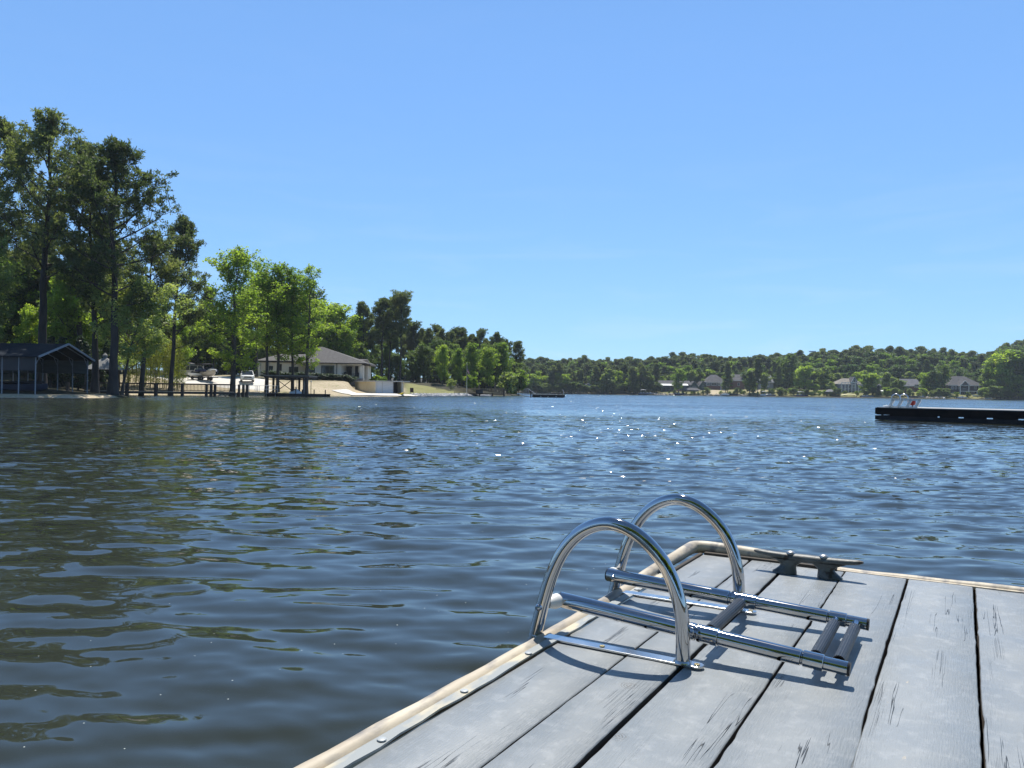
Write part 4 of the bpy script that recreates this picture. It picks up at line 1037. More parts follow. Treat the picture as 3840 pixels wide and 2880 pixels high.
# ------------------------------------------------------------ covered boat lift and its floating platform
def boat_lift():
    Y = 107.5; x0, x1 = gx(1000, Y), gx(1150, Y); D = thing('boat_lift', 'flat-roofed open boat lift on dark wooden piles in front of the cream house', 'boat lift', (x0, Y, 0))
    zt = gz(1075, 1412, Y); dp = 4.2
    m = MB(); m.box(((x0 + x1) / 2, Y + dp / 2, zt + .12), (x1 - x0 + .7, dp + .6, .12)); m.build('roof', M('weathered_roof_deck', (.20, .17, .14), (.28, .25, .21), scale=2, rough=.9), D, world=True)
    m = MB(); m.box(((x0 + x1) / 2, Y - .22, zt - .05), (x1 - x0 + .7, .08, .26)); m.box(((x0 + x1) / 2, Y + dp + .2, zt - .05), (x1 - x0 + .7, .08, .26))
    m.box((x0 - .3, Y + dp / 2, zt - .05), (.08, dp + .3, .22)); m.box((x1 + .3, Y + dp / 2, zt - .05), (.08, dp + .3, .22)); m.build('roof_beam', brown_rail, D, world=True)
    for px, yo, wd in ((1001, 0, .36), (1148, 0, .36), (1025, dp, .26), (1038, 0, .2), (1095, dp, .30), (1122, dp, .26), (1140, dp, .3)):
        x = gx(px, Y + yo); MB().beam((x, Y + yo, -1.2), (x, Y + yo, zt), wd, wd).build('pile', dark_plank, D, world=True)
    m = MB(); xa, xb = gx(1045, Y + dp), gx(1092, Y + dp); m.beam((xa, Y + dp, .9), (xb, Y + dp, 2.3), .09, .09); m.beam((xa, Y + dp - .1, 2.2), (xb, Y + dp - .1, .9), .09, .09)
    m.beam((gx(1003, Y), Y + .3, .3), (gx(1045, Y), Y + .3, 1.4), .08, .08); m.build('cross_brace', dark_plank, D, world=True)
    for px in (1041, 1113, 1140): x = gx(px, Y + 1.5); MB().tube([(x, Y + 1.5, .4), (x, Y + 1.5, zt)], .035, 8).build('hoist_pole', galv, D, world=True)
    m = MB(); m.box(((x0 + x1) / 2, Y + dp / 2, zt - .42), (x1 - x0 - .3, dp - .2, .05)); m.build('ceiling_boards', dark_plank, D, world=True)
    # platform
    Yp = 106.6; a, b = gx(1002, Yp), gx(1226, Yp)
    P = thing('floating_platform', 'long low dark floating platform under the flat-roofed boat lift', 'platform', ((a + b) / 2, Yp, 0))
    c = (a + b) / 2
    m = MB(); m.box((c, Yp + 1.1, .36), (b - a, 2.2, .10)); m.build('deck', dark_plank, P, world=True)
    m = MB(); m.box((c, Yp + .02, .14), (b - a - .1, .08, .36)); m.box((c, Yp + 2.18, .14), (b - a - .1, .08, .36)); m.build('side_boards', M('black_side_boards', (.02, .016, .014), (.035, .03, .025), scale=3, rough=.8), P, world=True)
    m = MB(); m.box((c, Yp + 1.1, -.08), (b - a - 1, 1.6, .3)); m.build('floats', tire, P, world=True)
    for px in (1107, 1131, 1176, 1218): x = gx(px, Yp); MB().tube([(x, Yp + .3, -.6), (x, Yp + .3, 1.0 if px > 1110 else 1.35)], .07, 8).build('mooring_post', dark_plank, P, world=True)
    x = gx(1166, Yp + 1.5); L = thing('lamp_post', 'slim dark post with a white light on top at the floating platform', 'lamp post', (x, Yp + 1.5, .41))
    MB().tube([(0, 0, 0), (0, 0, 1.65)], .045, 8).build('pole', black_trim, L); MB().lathe((0, 0, 1.65), [(.07, 0), (.10, .08), (.07, .18), (.02, .2)], 10).build('light_head', white_plastic, L, smooth=True)
    # white hard-shelled tub on the platform
    x = gx(1110, Yp + 1.2); T = thing('personal_watercraft', 'white covered personal watercraft parked on the floating platform', 'watercraft', (x, Yp + 1.2, .41), rad(4))
    m = MB(); rings = []
    for i in range(13):
        u = i / 12; w_ = .48 * math.sin(math.pi * (.12 + .80 * u)) ** .5; h_ = .28 + .38 * math.exp(-((u - .55) / .22) ** 2)
        rings.append([(-.85 + 1.7 * u, w_ * math.cos(t), max(0, h_ * math.sin(t))) for t in [math.pi * k / 10 for k in range(11)]])
    m.loft(rings); m.build('hull', white_gel, T, smooth=True)
    m = MB(); m.tube([(.05, -.32, .72), (.12, 0, .78), (.05, .32, .72)], .03, 8); m.build('handlebar', black_trim, T); MB().box((-.3, 0, .58), (.7, .26, .14), taper=.7).build('seat', canvas_black, T, bevel=.02)
boat_lift()

# ------------------------------------------------------------ vehicles
def car(name, label, cat, loc, rz, paint, pickup=False):
    D = thing(name, label, cat, loc, rz)
    L, W, = 4.9, 1.95
    # side profile lofted across the width (x forward)
    low = [(-2.42, .50), (-2.45, .95), (-2.30, 1.10), (-1.2, 1.12), (.9, 1.12), (1.15, 1.10), (2.15, .98), (2.42, .80), (2.45, .45), (2.2, .32), (-2.2, .32)]
    def ring(y, k, zi): return [(x * k, y, z if z < .6 else z - zi) for x, z in low]
    m = MB(); m.loft([ring(-W / 2, .965, .05), ring(-W / 2 + .07, 1, 0), ring(0, 1.01, -.03), ring(W / 2 - .07, 1, 0), ring(W / 2, .965, .05)]); m.build('body', paint, D, smooth=True)
    cab = [(-2.28, 1.08), (-2.0, 1.70), (-1.5, 1.80), (.1, 1.80), (.45, 1.74), (1.20, 1.10)] if not pickup else [(-2.2, 1.08), (-1.95, 1.72), (-1.4, 1.82), (.0, 1.82), (.4, 1.74), (1.0, 1.10)]
    def cr(y, k): return [(x * (1 if z < 1.2 else k), y * (1 if z < 1.2 else .86), z) for x, z in cab]
    m = MB(); m.loft([cr(-W / 2 + .06, 1), cr(-W / 2 + .40, 1.0), cr(W / 2 - .40, 1.0), cr(W / 2 - .06, 1)]); m.build('windows', glass, D)
    m = MB(); m.prism([(-2.02, -.74, 1.80), (-1.4, -.78, 1.84), (.15, -.78, 1.84), (.42, -.74, 1.78), (.42, .74, 1.78), (.15, .78, 1.84), (-1.4, .78, 1.84), (-2.02, .74, 1.80)], (0, 0, .03)); m.build('roof', paint, D, bevel=.01)
    m = MB()
    for sy in (-1, 1):
        for (xa, za, xb, zb_) in ((1.18, 1.1, .42, 1.79), (.0, 1.1, -.05, 1.80), (-1.25, 1.1, -1.2, 1.80), (-2.26, 1.1, -2.02, 1.78)): m.beam((xa, sy * .91, za), (xb, sy * .80, zb_), .07, .05)
    m.build('pillars', paint, D)
    for sx in (-1.45, 1.50):
        for sy in (-1, 1):
            w_ = MB().tube([(sx, sy * .78, .36), (sx, sy * .99, .36)], .36, 20).build('wheel', tire, D); MB().tube([(sx, sy * .985, .36), (sx, sy * 1.0, .36)], .23, 14).build('rim', galv, w_)
    m = MB(); m.box((2.43, 0, .78), (.06, 1.15, .24)); m.build('grille', black_trim, D); m = MB(); m.box((2.44, 0, .45), (.06, 1.5, .14)); m.build('bumper', M('bumper_plastic', (.07, .07, .075), rough=.6), D)
    for sy in (-1, 1):
        MB().box((2.37, sy * .78, .84), (.12, .30, .16)).build('headlight', M('headlight_glass', (.55, .58, .62), rough=.1), D); MB().box((.85, sy * 1.05, 1.2), (.12, .2, .15)).build('mirror', paint, D, bevel=.02)
    return D
wp = M('white_car_paint', (.78, .78, .77), (.74, .74, .73), scale=2, rough=.22, spec=.7)
x, Y = gx(926, 124), 124; car('parked_car', 'white car parked on the driveway facing the lake beside the cream house', 'car', (x, Y, gh(x, Y) + .02), rad(-68), wp)
x, Y = gx(712, 127), 127; car('parked_car', 'silver and tan utility car parked on the driveway beside the boat trailer', 'car', (x, Y, gh(x, Y) + .02), rad(195), M('silver_tan_paint', (.50, .47, .42), (.46, .43, .38), scale=2, rough=.3), True)
def trailer_boat():
    Y = 123.5; x = gx(775, Y); g = gh(x, Y)
    T = thing('boat_trailer', 'low black boat trailer on the driveway carrying the ski boat', 'trailer', (x, Y, g + .02), rad(-38))
    m = MB(); m.box((0, -.6, .5), (4.6, .1, .12)); m.box((0, .6, .5), (4.6, .1, .12)); m.beam((2.3, 0, .5), (3.2, 0, .45), .1, .1)
    for xx in (-1.5, 0, 1.5, 2.2): m.box((xx, 0, .5), (.1, 1.3, .1))
    m.build('frame', black_trim, T)
    for xx in (-.9, -.1):
        for sy in (-1, 1):
            w_ = MB().tube([(xx, sy * .72, .32), (xx, sy * .92, .32)], .32, 16).build('wheel', tire, T); MB().tube([(xx, sy * .91, .32), (xx, sy * .93, .32)], .18, 12).build('rim', galv, w_)
    D = thing('ski_boat', 'ski boat with a black bimini tower sitting on a trailer on the driveway', 'boat', (x, Y, g + .62), rad(-38))
    m = MB(); hull(m, 4.9, 2.1, .95); m.build('hull', M('tan_grey_hull', (.42, .38, .32), (.50, .46, .40), scale=1, rough=.3), D, smooth=True)
    m = MB(); m.box((-.2, -1.0, .98), (3.2, .12, .42)); m.box((-.2, 1.0, .98), (3.2, .12, .42)); m.build('side_deck', navy_gel, D, bevel=.03)
    m = MB(); m.box((-1.9, 0, 1.05), (1.0, 1.9, .55), taper=.85); m.box((1.5, 0, 1.05), (1.0, 1.3, .35), taper=.8); m.build('seat_cushions', white_gel, D, bevel=.08)
    m = MB(); m.prism([(.9, -.9, 1.05), (.9, .9, 1.05), (.3, .75, 1.6), (.3, -.75, 1.6)], (.04, 0, 0)); m.build('windscreen', glass, D)
    m = MB()
    for sy in (-1, 1): m.tube([(.6, sy * 1.0, 1.0), (.1, sy * .95, 1.95), (-.6, sy * .85, 2.1)], .05, 8); m.tube([(-.9, sy * 1.0, 1.0), (-.6, sy * .85, 2.1)], .04, 8)
    m.tube([(-.6, -.85, 2.1), (-.6, .85, 2.1)], .05, 8); m.build('tower', black_trim, D)
    m = MB(); m.prism([(-2.2, -.95, 1.95), (-.2, -.95, 2.12), (1.3, -.9, 2.0), (1.3, .9, 2.0), (-.2, .95, 2.12), (-2.2, .95, 1.95)], (0, 0, .05)); m.build('bimini_top', canvas_black, D)
    x2 = gx(727, 122); J = thing('personal_watercraft', 'white personal watercraft on a small trailer beside the ski boat', 'watercraft', (x2, 122.3, gh(x2, 122.3) + .05), rad(250))
    m = MB(); hull(m, 2.9, 1.1, .45, z0=.5); m.build('hull', white_gel, J, smooth=True)
    m = MB(); m.box((-.3, 0, 1.1), (1.3, .42, .3), taper=.75); m.build('seat', black_trim, J, bevel=.04); m = MB(); m.tube([(.35, -.35, 1.3), (.42, 0, 1.35), (.35, .35, 1.3)], .03, 8); m.box((.5, 0, 1.12), (.4, .6, .3), taper=.5); m.build('handlebar', black_trim, J)
    m = MB(); m.box((0, 0, .36), (2.9, .1, .1)); m.box((0, -.45, .42), (1.8, .08, .08)); m.box((0, .45, .42), (1.8, .08, .08)); m.box((-.2, 0, .34), (.08, 1.3, .08)); m.build('trailer_frame', black_trim, J)
    for sy in (-1, 1): MB().tube([(-.2, sy * .62, .26), (-.2, sy * .76, .26)], .26, 14).build('wheel', tire, J)
trailer_boat()
def box_shed():
    Y = 133; x = gx(688, Y); g = gh(x, Y); D = thing('storage_shed', 'dark green storage shed behind the silver car at the bamboo', 'shed', (x, Y, g))
    m = MB(); m.box((0, 1.2, 1.15), (1.9, 2.6, 2.3)); m.build('walls', M('dark_teal_panel', (.03, .07, .07), (.045, .09, .085), scale=1, rough=.7), D)
    m = MB(); m.prism([(-1.05, -.2, 2.3), (0, -.2, 2.62), (1.05, -.2, 2.3)], (0, 2.9, 0)); m.build('roof', dark_shingle, D)
    MB().box((0, -.12, 1.0), (.9, .05, 1.9)).build('door', M('dark_green_door', (.02, .05, .05), rough=.6), D)
box_shed()

# ------------------------------------------------------------ houses
def hip(m, x0, x1, y0, y1, z, h, inset=None, ov=.5, th=.12, inset2=None):
    x0 -= ov; x1 += ov; y0 -= ov; y1 += ov
    if inset is None: inset = (y1 - y0) / 2
    ym = (y0 + y1) / 2
    vs = [(x0, y0, z), (x1, y0, z), (x1, y1, z), (x0, y1, z), (x0 + inset, ym, z + h), (x1 - (inset2 or inset), ym, z + h), (x0, y0, z - th), (x1, y0, z - th), (x1, y1, z - th), (x0, y1, z - th)]
    m.add(vs, [(0, 1, 5, 4), (1, 2, 5), (2, 3, 4, 5), (3, 0, 4), (6, 7, 1, 0), (7, 8, 2, 1), (8, 9, 3, 2), (9, 6, 0, 3), (9, 8, 7, 6)])
def gable_x(m, x0, x1, y0, y1, z, h, ov=.4, th=.15):      # ridge along y, gable end faces -y
    xm = (x0 + x1) / 2; k = h / ((x1 - x0) / 2)
    poly = [(x0 - ov, y0 - ov, z - ov * k), (xm, y0 - ov, z + h), (x1 + ov, y0 - ov, z - ov * k), (x1 + ov, y0 - ov, z - ov * k - th), (xm, y0 - ov, z + h - th), (x0 - ov, y0 - ov, z - ov * k - th)]
    m.prism(poly[:2] + [poly[4], poly[5]], (0, y1 - y0 + ov, 0)); m.prism([poly[1], poly[2], poly[3], poly[4]], (0, y1 - y0 + ov, 0))
def gable_y(m, x0, x1, y0, y1, z, h, ov=.4, th=.15):      # ridge along x, slope faces -y
    ym = (y0 + y1) / 2; k = h / ((y1 - y0) / 2)
    m.prism([(x0 - ov, y0 - ov, z - ov * k), (x0 - ov, ym, z + h), (x0 - ov, ym, z + h - th), (x0 - ov, y0 - ov, z - ov * k - th)], (x1 - x0 + 2 * ov, 0, 0))
    m.prism([(x0 - ov, y1 + ov, z - ov * k), (x0 - ov, ym, z + h), (x0 - ov, ym, z + h - th), (x0 - ov, y1 + ov, z - ov * k - th)], (x1 - x0 + 2 * ov, 0, 0))
def window(D, x, y, z, w_, h_, fm=black_trim, n=1, t=.07, name='window'):
    m = MB(); m.box((x, y - .03, z + h_ / 2), (w_ + 2 * t, .06, t)); m.box((x, y - .03, z - h_ / 2), (w_ + 2 * t, .06, t))
    for s in (-1, 1): m.box((x + s * (w_ / 2 + t / 2), y - .03, z), (t, .058, h_))
    for i in range(1, n): m.box((x - w_ / 2 + w_ * i / n, y - .028, z), (t * .7, .05, h_ - t))
    o = m.build(name, fm, D, world=True); MB().box((x, y - .008, z), (w_, .03, h_ - .02)).build('pane', glass, o, world=False) if False else None
    g = MB().box((x - D.location.x, y - .008 - D.location.y, z - D.location.z), (w_, .03, h_ - .02)).build('pane', glass, o)
    return o

def cream_house():
    Y = 143.0
    def X(px, y=Y): return gx(px, y)
    g = 3.05; ze = gz(1290, 1361, Y); zr = gz(1190, 1301, Y + 5)
    D = thing('lake_house', 'long single-storey cream house with a grey hipped roof and dark windows behind the boat lift', 'house', (X(1200), Y, g))
    xl, xm, xr = X(1040), X(1150), X(1364)
    # walls: main block with an open corner porch on the right, and a left wing set back
    px0, px1 = X(1278), X(1350)
    m = MB()
    m.box(((X(1150) + px0) / 2, Y + 4.5, (g - .6 + ze) / 2), (px0 - X(1150), 9, ze - g + .6))
    m.box(((px0 + xr - .4) / 2, Y + 6.9, (g - .6 + ze) / 2), (xr - px0 - .4, 4.2, ze - g + .6))
    m.box(((px0 + px1) / 2 + .1, Y + .25, ze - .22), (px1 - px0 + .4, .5, .46)); m.box((px1 + .25, Y + .3, (g - .6 + ze) / 2 - .2), (.75, .6, ze - g + .6 - .4))
    m.build('wall', cream_stucco, D, world=True)
    m = MB(); m.box(((X(948) + X(1150)) / 2, Y + 5.6, (g - .6 + ze) / 2), (X(1150) - X(948), 7, ze - g + .6)); m.box((X(968, Y + 1.5), Y + 1.8, (g - .4 + ze) / 2), (.5, .5, ze - g + .3)); m.box((X(1000, Y + 1.5), Y + 1.8, (g - .4 + ze) / 2), (.35, .35, ze - g + .3))
    m.build('left_wing', cream_stucco, D, world=True)
    m = MB(); m.box((X(1352, Y + 5), Y + 3.5, (g + ze) / 2 - .5), (.35, .35, ze - g + .2)); m.box((X(1366, Y) - .1, Y + 3.5, (g + ze) / 2 - .5), (.35, .35, ze - g + .2)); m.build('porch_pillar', cream_stucco, D, world=True)
    m = MB(); hip(m, X(1118), xr, Y, Y + 9, ze, zr - ze, ov=.55, inset=3.2, inset2=9.4); m.build('roof', shingle, D, world=True)
    m = MB(); hip(m, X(952), X(1260), Y + 2.2, Y + 8.6, gz(1060, 1353, Y + 2), gz(1060, 1327, Y + 5) - gz(1060, 1353, Y + 2), ov=.5); hip(m, X(1300), X(1371), Y + 3.4, Y + 8.8, ze - .22, 1.2, ov=.4); m.build('wing_roof', shingle, D, world=True)
    m = MB(); m.box(((X(1150) + xr) / 2, Y - .58, ze - .10), (xr - X(1150) + 1.2, .12, .15)); m.box(((X(952) + X(1150)) / 2, Y + 1.62, gz(1060, 1353, Y + 2) - .10), (X(1150) - X(952) + .4, .12, .15)); m.beam((X(1262), Y - .06, g), (X(1262), Y - .06, ze - .1), .10, .10); m.build('gutter', black_trim, D, world=True)
    window(D, X(1228), Y, (gz(1228, 1371, Y) + gz(1228, 1405, Y)) / 2, 2.25, 1.65, n=3)
    window(D, X(1165), Y, gz(1165, 1390, Y), 1.3, 1.6, n=2)
    Yw = Y + 2.1
    window(D, X(1048, Yw), Yw, gz(1048, 1378, Yw), .6, 1.2); window(D, X(1100, Yw), Yw, gz(1100, 1391, Yw), 1.6, 1.5, n=2); window(D, X(1012, Yw), Yw, gz(1012, 1388, Yw), .9, 1.5)
    window(D, X(952, Yw), Yw, gz(955, 1388, Yw), .7, 1.9, name='door')
    # porch: floor, lintel columns, back opening, furniture rail
    m = MB(); m.box(((px0 + px1) / 2, Y + 2.4, g + .05), (px1 - px0, 4.6, .2)); m.build('porch_floor', concrete, D, world=True)
    m = MB(); xa = X(1326, Y + 4); m.box((xa, Y + 3.6, (g + ze) / 2), (.5, .4, ze - g)); m.build('porch_pillar', cream_stucco, D, world=True)
    window(D, X(1310, Y + 4.8), Y + 4.78, gz(1308, 1390, Y + 5), 1.4, 1.6, fm=cream_stucco); window(D, X(1346, Y + 4.8), Y + 4.78, gz(1346, 1393, Y + 5), 1.5, 1.9); window(D, X(1287, Y + 4.8), Y + 4.78, gz(1287, 1396, Y + 5), .8, 2.2)
    m = MB(); m.beam((px0 + .1, Y + .12, g + .95), (px1 - .1, Y + .12, g + .95), .06, .05)
    for i in range(26): xx = px0 + .15 + (px1 - px0 - .3) * i / 25; m.beam((xx, Y + .12, g + .1), (xx, Y + .12, g + .95), .03, .03)
    m.build('porch_railing', black_trim, D, world=True)
    m = MB(); m.box(((X(1150) + X(1362)) / 2, Y - .5, g - .5), (X(1362) - X(1150), 1.0, 1.15)); m.build('stone_base', M('grey_stone_base', (.14, .13, .12), (.22, .20, .18), scale=5, rough=.9), D, world=True)
    for k, (a, b) in enumerate(((1285, 1300), (1302, 1318), (1328, 1345))):
        c = thing('patio_chair', ['dark patio chair at the left of the house porch', 'dark patio chair in the middle of the house porch', 'dark patio chair at the right of the house porch'][k], 'chair', (X((a + b) / 2, Y + 2), Y + 2, g + .15), 0, 'patio chairs on the house porch')
        MB().box((0, 0, .45), (.7, .7, .12)).build('seat', canvas_black, c); MB().box((0, .32, .8), (.7, .08, .6)).build('backrest', canvas_black, c)
        for sx in (-.3, .3):
            for sy in (-.3, .3): MB().box((sx, sy, .2), (.05, .05, .4)).build('leg', black_trim, c)
cream_house()
# foundation hedge of the house and shrubs
i = 0
for px in (1000, 1018, 1036, 1056, 1078, 1100, 1122, 1143, 1165, 1186, 1207, 1228, 1249, 1268, 1290, 1308):
    Y = 138.6 + .4 * math.sin(px); x = gx(px, Y); g = gh(x, Y); i += 1
    put_far('hedge_shrub', SM[3], 'rounded dark green shrub in the hedge row below the cream house walls', 'shrub', (x, Y, g - .1), 'hedge row in front of the cream house', i * 1.3, (.8, .8, .36))
for px, l in ((1404, 'small round shrub just left of the other on the lawn beyond the boat shed'), (1437, 'small round shrub nearest the tall pines beyond the boat shed')):
    Y = 150; x = gx(px, Y); put_far('round_shrub', SM[0], l, 'shrub', (x, Y, gh(x, Y) - .1), 'round shrubs beyond the boat shed', px, (.6, .6, .42))

# cream block boat shed on the shore
def boat_shed():
    c0 = at(1408, 1475, 133); zb = .42
    A = Vector((gx(1408, 129.5), 129.5, zb)); B = Vector((gx(1514, 131), 131.0, zb)); Cc = Vector((gx(1331, 139.5), 139.5, zb))
    zt = gz(1460, 1432, 130)
    D = thing('boat_shed', 'low flat-roofed cream block boat shed on the shore with one dark open doorway', 'boat shed', tuple(A))
    Dd = B + (Cc - A)
    u = (B - A).normalized(); v = (Cc - A).normalized()
    m = MB(); m.beam(A + v * .1, Cc, .25, 2 * (zt - zb)); 
    m = MB()
    def wall(P, Q, t=.2):
        d = (Q - P).normalized(); n_ = Vector((-d.y, d.x, 0)) * t
        m.prism([P - Vector((0, 0, .6)), Q - Vector((0, 0, .6)), Vector((Q.x, Q.y, zt)), Vector((P.x, P.y, zt))], n_)
    wall(Cc, A); wall(B, Dd); wall(Dd, Cc)
    m.build('block_wall', M('cream_block', (.58, .50, .34), (.64, .56, .40), scale=1, rough=.85), D, world=True)
    # front: posts, two panels, doorway
    m = MB(); f = (B - A); n_ = Vector((-u.y, u.x, 0)) * .12
    def panel(mm, k0, k1, inset=.0, z1=None):
        P = A + f * k0 + n_ * inset; Q = A + f * k1 + n_ * inset; z1_ = z1 or zt
        mm.prism([P - Vector((0, 0, .3)), Q - Vector((0, 0, .3)), Vector((Q.x, Q.y, z1_)), Vector((P.x, P.y, z1_))], n_ * .8)
    trim_ = M('pale_grey_trim', (.50, .49, .46), rough=.7)
    for k0, k1 in ((0.0, .06), (.235, .255), (.92, 1.0)): m = MB(); panel(m, k0, k1); m.build('door_frame', trim_, D, world=True)
    m = MB(); panel(m, .06, .235, 1.0); panel(m, .255, .63, 1.0); m.build('panel_door', M('pale_panel', (.62, .62, .62), (.56, .56, .56), scale=1.5, rough=.7, stretch=(1, 1, 4)), D, world=True)
    m = MB(); panel(m, .63, .66, .2); m.build('door_jamb', black_trim, D, world=True)
    m = MB(); o = v * 2.5; P = A + f * .5 + o; Q = B + o; m.prism([P, Q, Vector((Q.x, Q.y, zt)), Vector((P.x, P.y, zt))], n_); m.build('doorway_shade_sheet', M('doorway_shade', (.03, .03, .035), rough=.9), D, world=True)  # dark sheet behind the doorway, painting the shade of the opening
    m = MB(); e = .42
    q = [A - u * e * .6 - v * e, B + u * e * 2.2 - v * e, Dd + u * e + v * e, Cc - u * e + v * e]; q = [Vector((p.x, p.y, zt + .01)) for p in q]
    m.prism(q, (0, 0, .17)); m.build('flat_roof', M('grey_flat_roof', (.42, .41, .38), (.5, .49, .46), scale=1, rough=.8), D, world=True)
boat_shed()
# concrete ramp
def ramp():
    m = MB(); pts = [(1318, 119.9), (1430, 122.9), (1548, 127.6), (1575, 130.4)]
    top = [(1548, 131.2), (1408, 130.0), (1330, 129.0), (1243, 126.0)]
    poly = []
    for px, Y in pts: x = gx(px, Y); poly.append((x, Y))
    for px, Y in top: x = gx(px, Y); poly.append((x, Y))
    # follow the bank: drape a fine fan
    c = (sum(p[0] for p in poly) / len(poly), sum(p[1] for p in poly) / len(poly)); n = len(poly); vs = []; fs = []; R = 10; per = []
    for i in range(n):
        a, b = poly[i], poly[(i + 1) % n]
        for k in range(8): per.append((a[0] + (b[0] - a[0]) * k / 8, a[1] + (b[1] - a[1]) * k / 8))
    for r in range(R + 1):
        for p in per:
            x = c[0] + (p[0] - c[0]) * r / R; y = c[1] + (p[1] - c[1]) * r / R; vs.append((x, y, max(gh(x, y), .03) + .09))
    q = len(per)
    for r in range(R):
        for k in range(q): fs.append((r * q + k, r * q + (k + 1) % q, (r + 1) * q + (k + 1) % q, (r + 1) * q + k))
    m.add(vs, fs); tag(m.build('boat_ramp', concrete, smooth=True), kind='structure')
ramp()
def kayak():
    Y = 127.3; x = gx(1505, Y); D = thing('kayak', 'yellow kayak lying tilted on the concrete edge in front of the boat shed', 'kayak', (x, Y, .22), rad(-60))
    m = MB(); rings = []
    for i in range(15):
        u = i / 14; w_ = .40 * math.sin(math.pi * (.03 + .94 * u)) ** .7; z = .10 * (2 * u - 1) ** 4
        rings.append([(-1.6 + 3.2 * u, w_ * math.cos(t), .22 + z + .18 * math.sin(t) * (w_ / .4)) for t in [2 * math.pi * k / 12 for k in range(12)]])
    m.loft(rings); o = m.build('hull', M('yellow_plastic', (.72, .55, .04), (.66, .48, .03), scale=2, rough=.35), D, smooth=True)
    MB().lathe((-.1, 0, .40), [(.28, 0), (.30, .03), (.24, .035), (.22, 0)], 16, rx=1.7).build('cockpit_rim', black_trim, D); D.rotation_euler = (rad(18), rad(-6), rad(-60))
kayak()
def chair_lawn():
    Y = 134; x = gx(1545, Y); g = gh(x, Y); D = thing('lawn_chair', 'dark reddish lawn chair alone on the grass beside the boat shed', 'chair', (x, Y, g), rad(15))
    fm = M('dark_red_slats', (.06, .025, .02), (.09, .04, .03), scale=6, rough=.7)
    MB().box((0, 0, .42), (.6, .6, .06)).build('seat', fm, D); MB().box((0, .30, .80), (.6, .06, .75), m=Matrix.Rotation(rad(-12), 3, 'X')).build('backrest', fm, D)
    for sx in (-.28, .28):
        for sy in (-.27, .27): MB().box((sx, sy, .2), (.05, .05, .4)).build('leg', galv, D)
        MB().box((sx, 0, .62), (.07, .6, .04)).build('armrest', fm, D)
chair_lawn()
# loose rip-rap stones at the waterline
def riprap():
    rng = np.random.RandomState(3); m = MB()
    for k in range(1500):
        while True:
            y = rng.uniform(129.5, 176); x = np.interp(y, [127.5, 137, 152, 166, 178], [-16.5, -14.2, -11, -8, -4.5]) + rng.uniform(-2.5, 1.5)
            dd = float(shore_dist(np.array([x]), np.array([y]))[0])
            if -.45 < dd < 1.2: break
        s = rng.uniform(.12, .34); z = max(gh(x, y), -.02) + s * .35
        R = Matrix.Rotation(rng.rand() * 6.28, 3, Vector(rng.normal(0, 1, 3)).normalized())
        vs = [R @ Vector((a * s * rng.uniform(.7, 1.1), b * s * rng.uniform(.6, 1), c * s * .75)) + Vector((x, y, z)) for a, b, c in ((1, 0, 0), (-1, 0, 0), (0, 1, 0), (0, -1, 0), (0, 0, 1), (0, 0, -1))]
        m.add(vs, [(0, 2, 4), (2, 1, 4), (1, 3, 4), (3, 0, 4), (2, 0, 5), (1, 2, 5), (3, 1, 5), (0, 3, 5)])
    tag(m.build('riprap_stones', M('pale_riprap', (.42, .40, .37), (.60, .58, .55), scale=1.2, rough=.9)), kind='stuff')
riprap()
def flagpole():
    Y = 161; x = gx(1750, Y); g = gh(x, Y); zt = gz(1748, 1364, Y)
    D = thing('flagpole', 'pale flagpole standing on the stony shore of the wooded point', 'flagpole', (x, Y, g)); MB().tube([(0, 0, -.2), (0, 0, (zt - g) * .5), (0, 0, zt - g)], [.09, .075, .05], 10).build('pole', M('pale_pole', (.46, .42, .34), (.52, .48, .40), scale=4, rough=.6), D, smooth=True)
    MB().lathe((0, 0, zt - g), [(.03, 0), (.09, .08), (.09, .14), (.03, .22)], 10).build('finial', galv, D, smooth=True)
    def flag(name, label, z1, wd, ht, mats, col):
        # hangs nearly limp: a pleated sheet falling from its top corner
        T = thing(name, label, 'flag', (x, Y, z1)); n, k = 40, 26; vs = []; 
        for j in range(k + 1):
            for i in range(n + 1):
                u, v = i / n, j / k
                out = wd * u * (.34 + .10 * v); drop = wd * u * .80 + ht * v
                vs.append((.07 + out * .75 + .04 * math.sin(v * 5), .16 * math.sin(u * 15 + v * 2) * (.3 + u) , -drop * .86))
        grp = {}
        for j in range(k):
            for i in range(n): grp.setdefault(col(i / n, j / k), []).append((j * (n + 1) + i, j * (n + 1) + i + 1, (j + 1) * (n + 1) + i + 1, (j + 1) * (n + 1) + i))
        for key, fs in grp.items(): m = MB(); m.add(vs, fs); m.build(key, mats[key], T, smooth=True, fix=False)
    red = M('flag_red', (.50, .04, .05), rough=.8); wh = M('flag_white', (.75, .75, .74), rough=.8); bl = M('flag_blue', (.03, .05, .18), rough=.8); bk = M('flag_black', (.015, .015, .03), rough=.8)
    z1 = gz(1748, 1376, Y)
    flag('striped_flag', 'red white and blue stars and stripes flag hanging limp near the top of the flagpole', z1, 1.5, .95, {'canton': bl, 'red_stripes': red, 'white_stripes': wh}, lambda u, v: 'canton' if (u < .4 and v < .54) else ('red_stripes' if int(v * 13) % 2 == 0 else 'white_stripes'))
    z2 = gz(1748, 1405, Y); flag('black_flag', 'small black flag hanging limp below the striped flag', z2, 1.05, .75, {'cloth': bk, 'emblem': wh}, lambda u, v: 'emblem' if (u - .5) ** 2 + (v - .5) ** 2 < .03 else 'cloth')
flagpole()
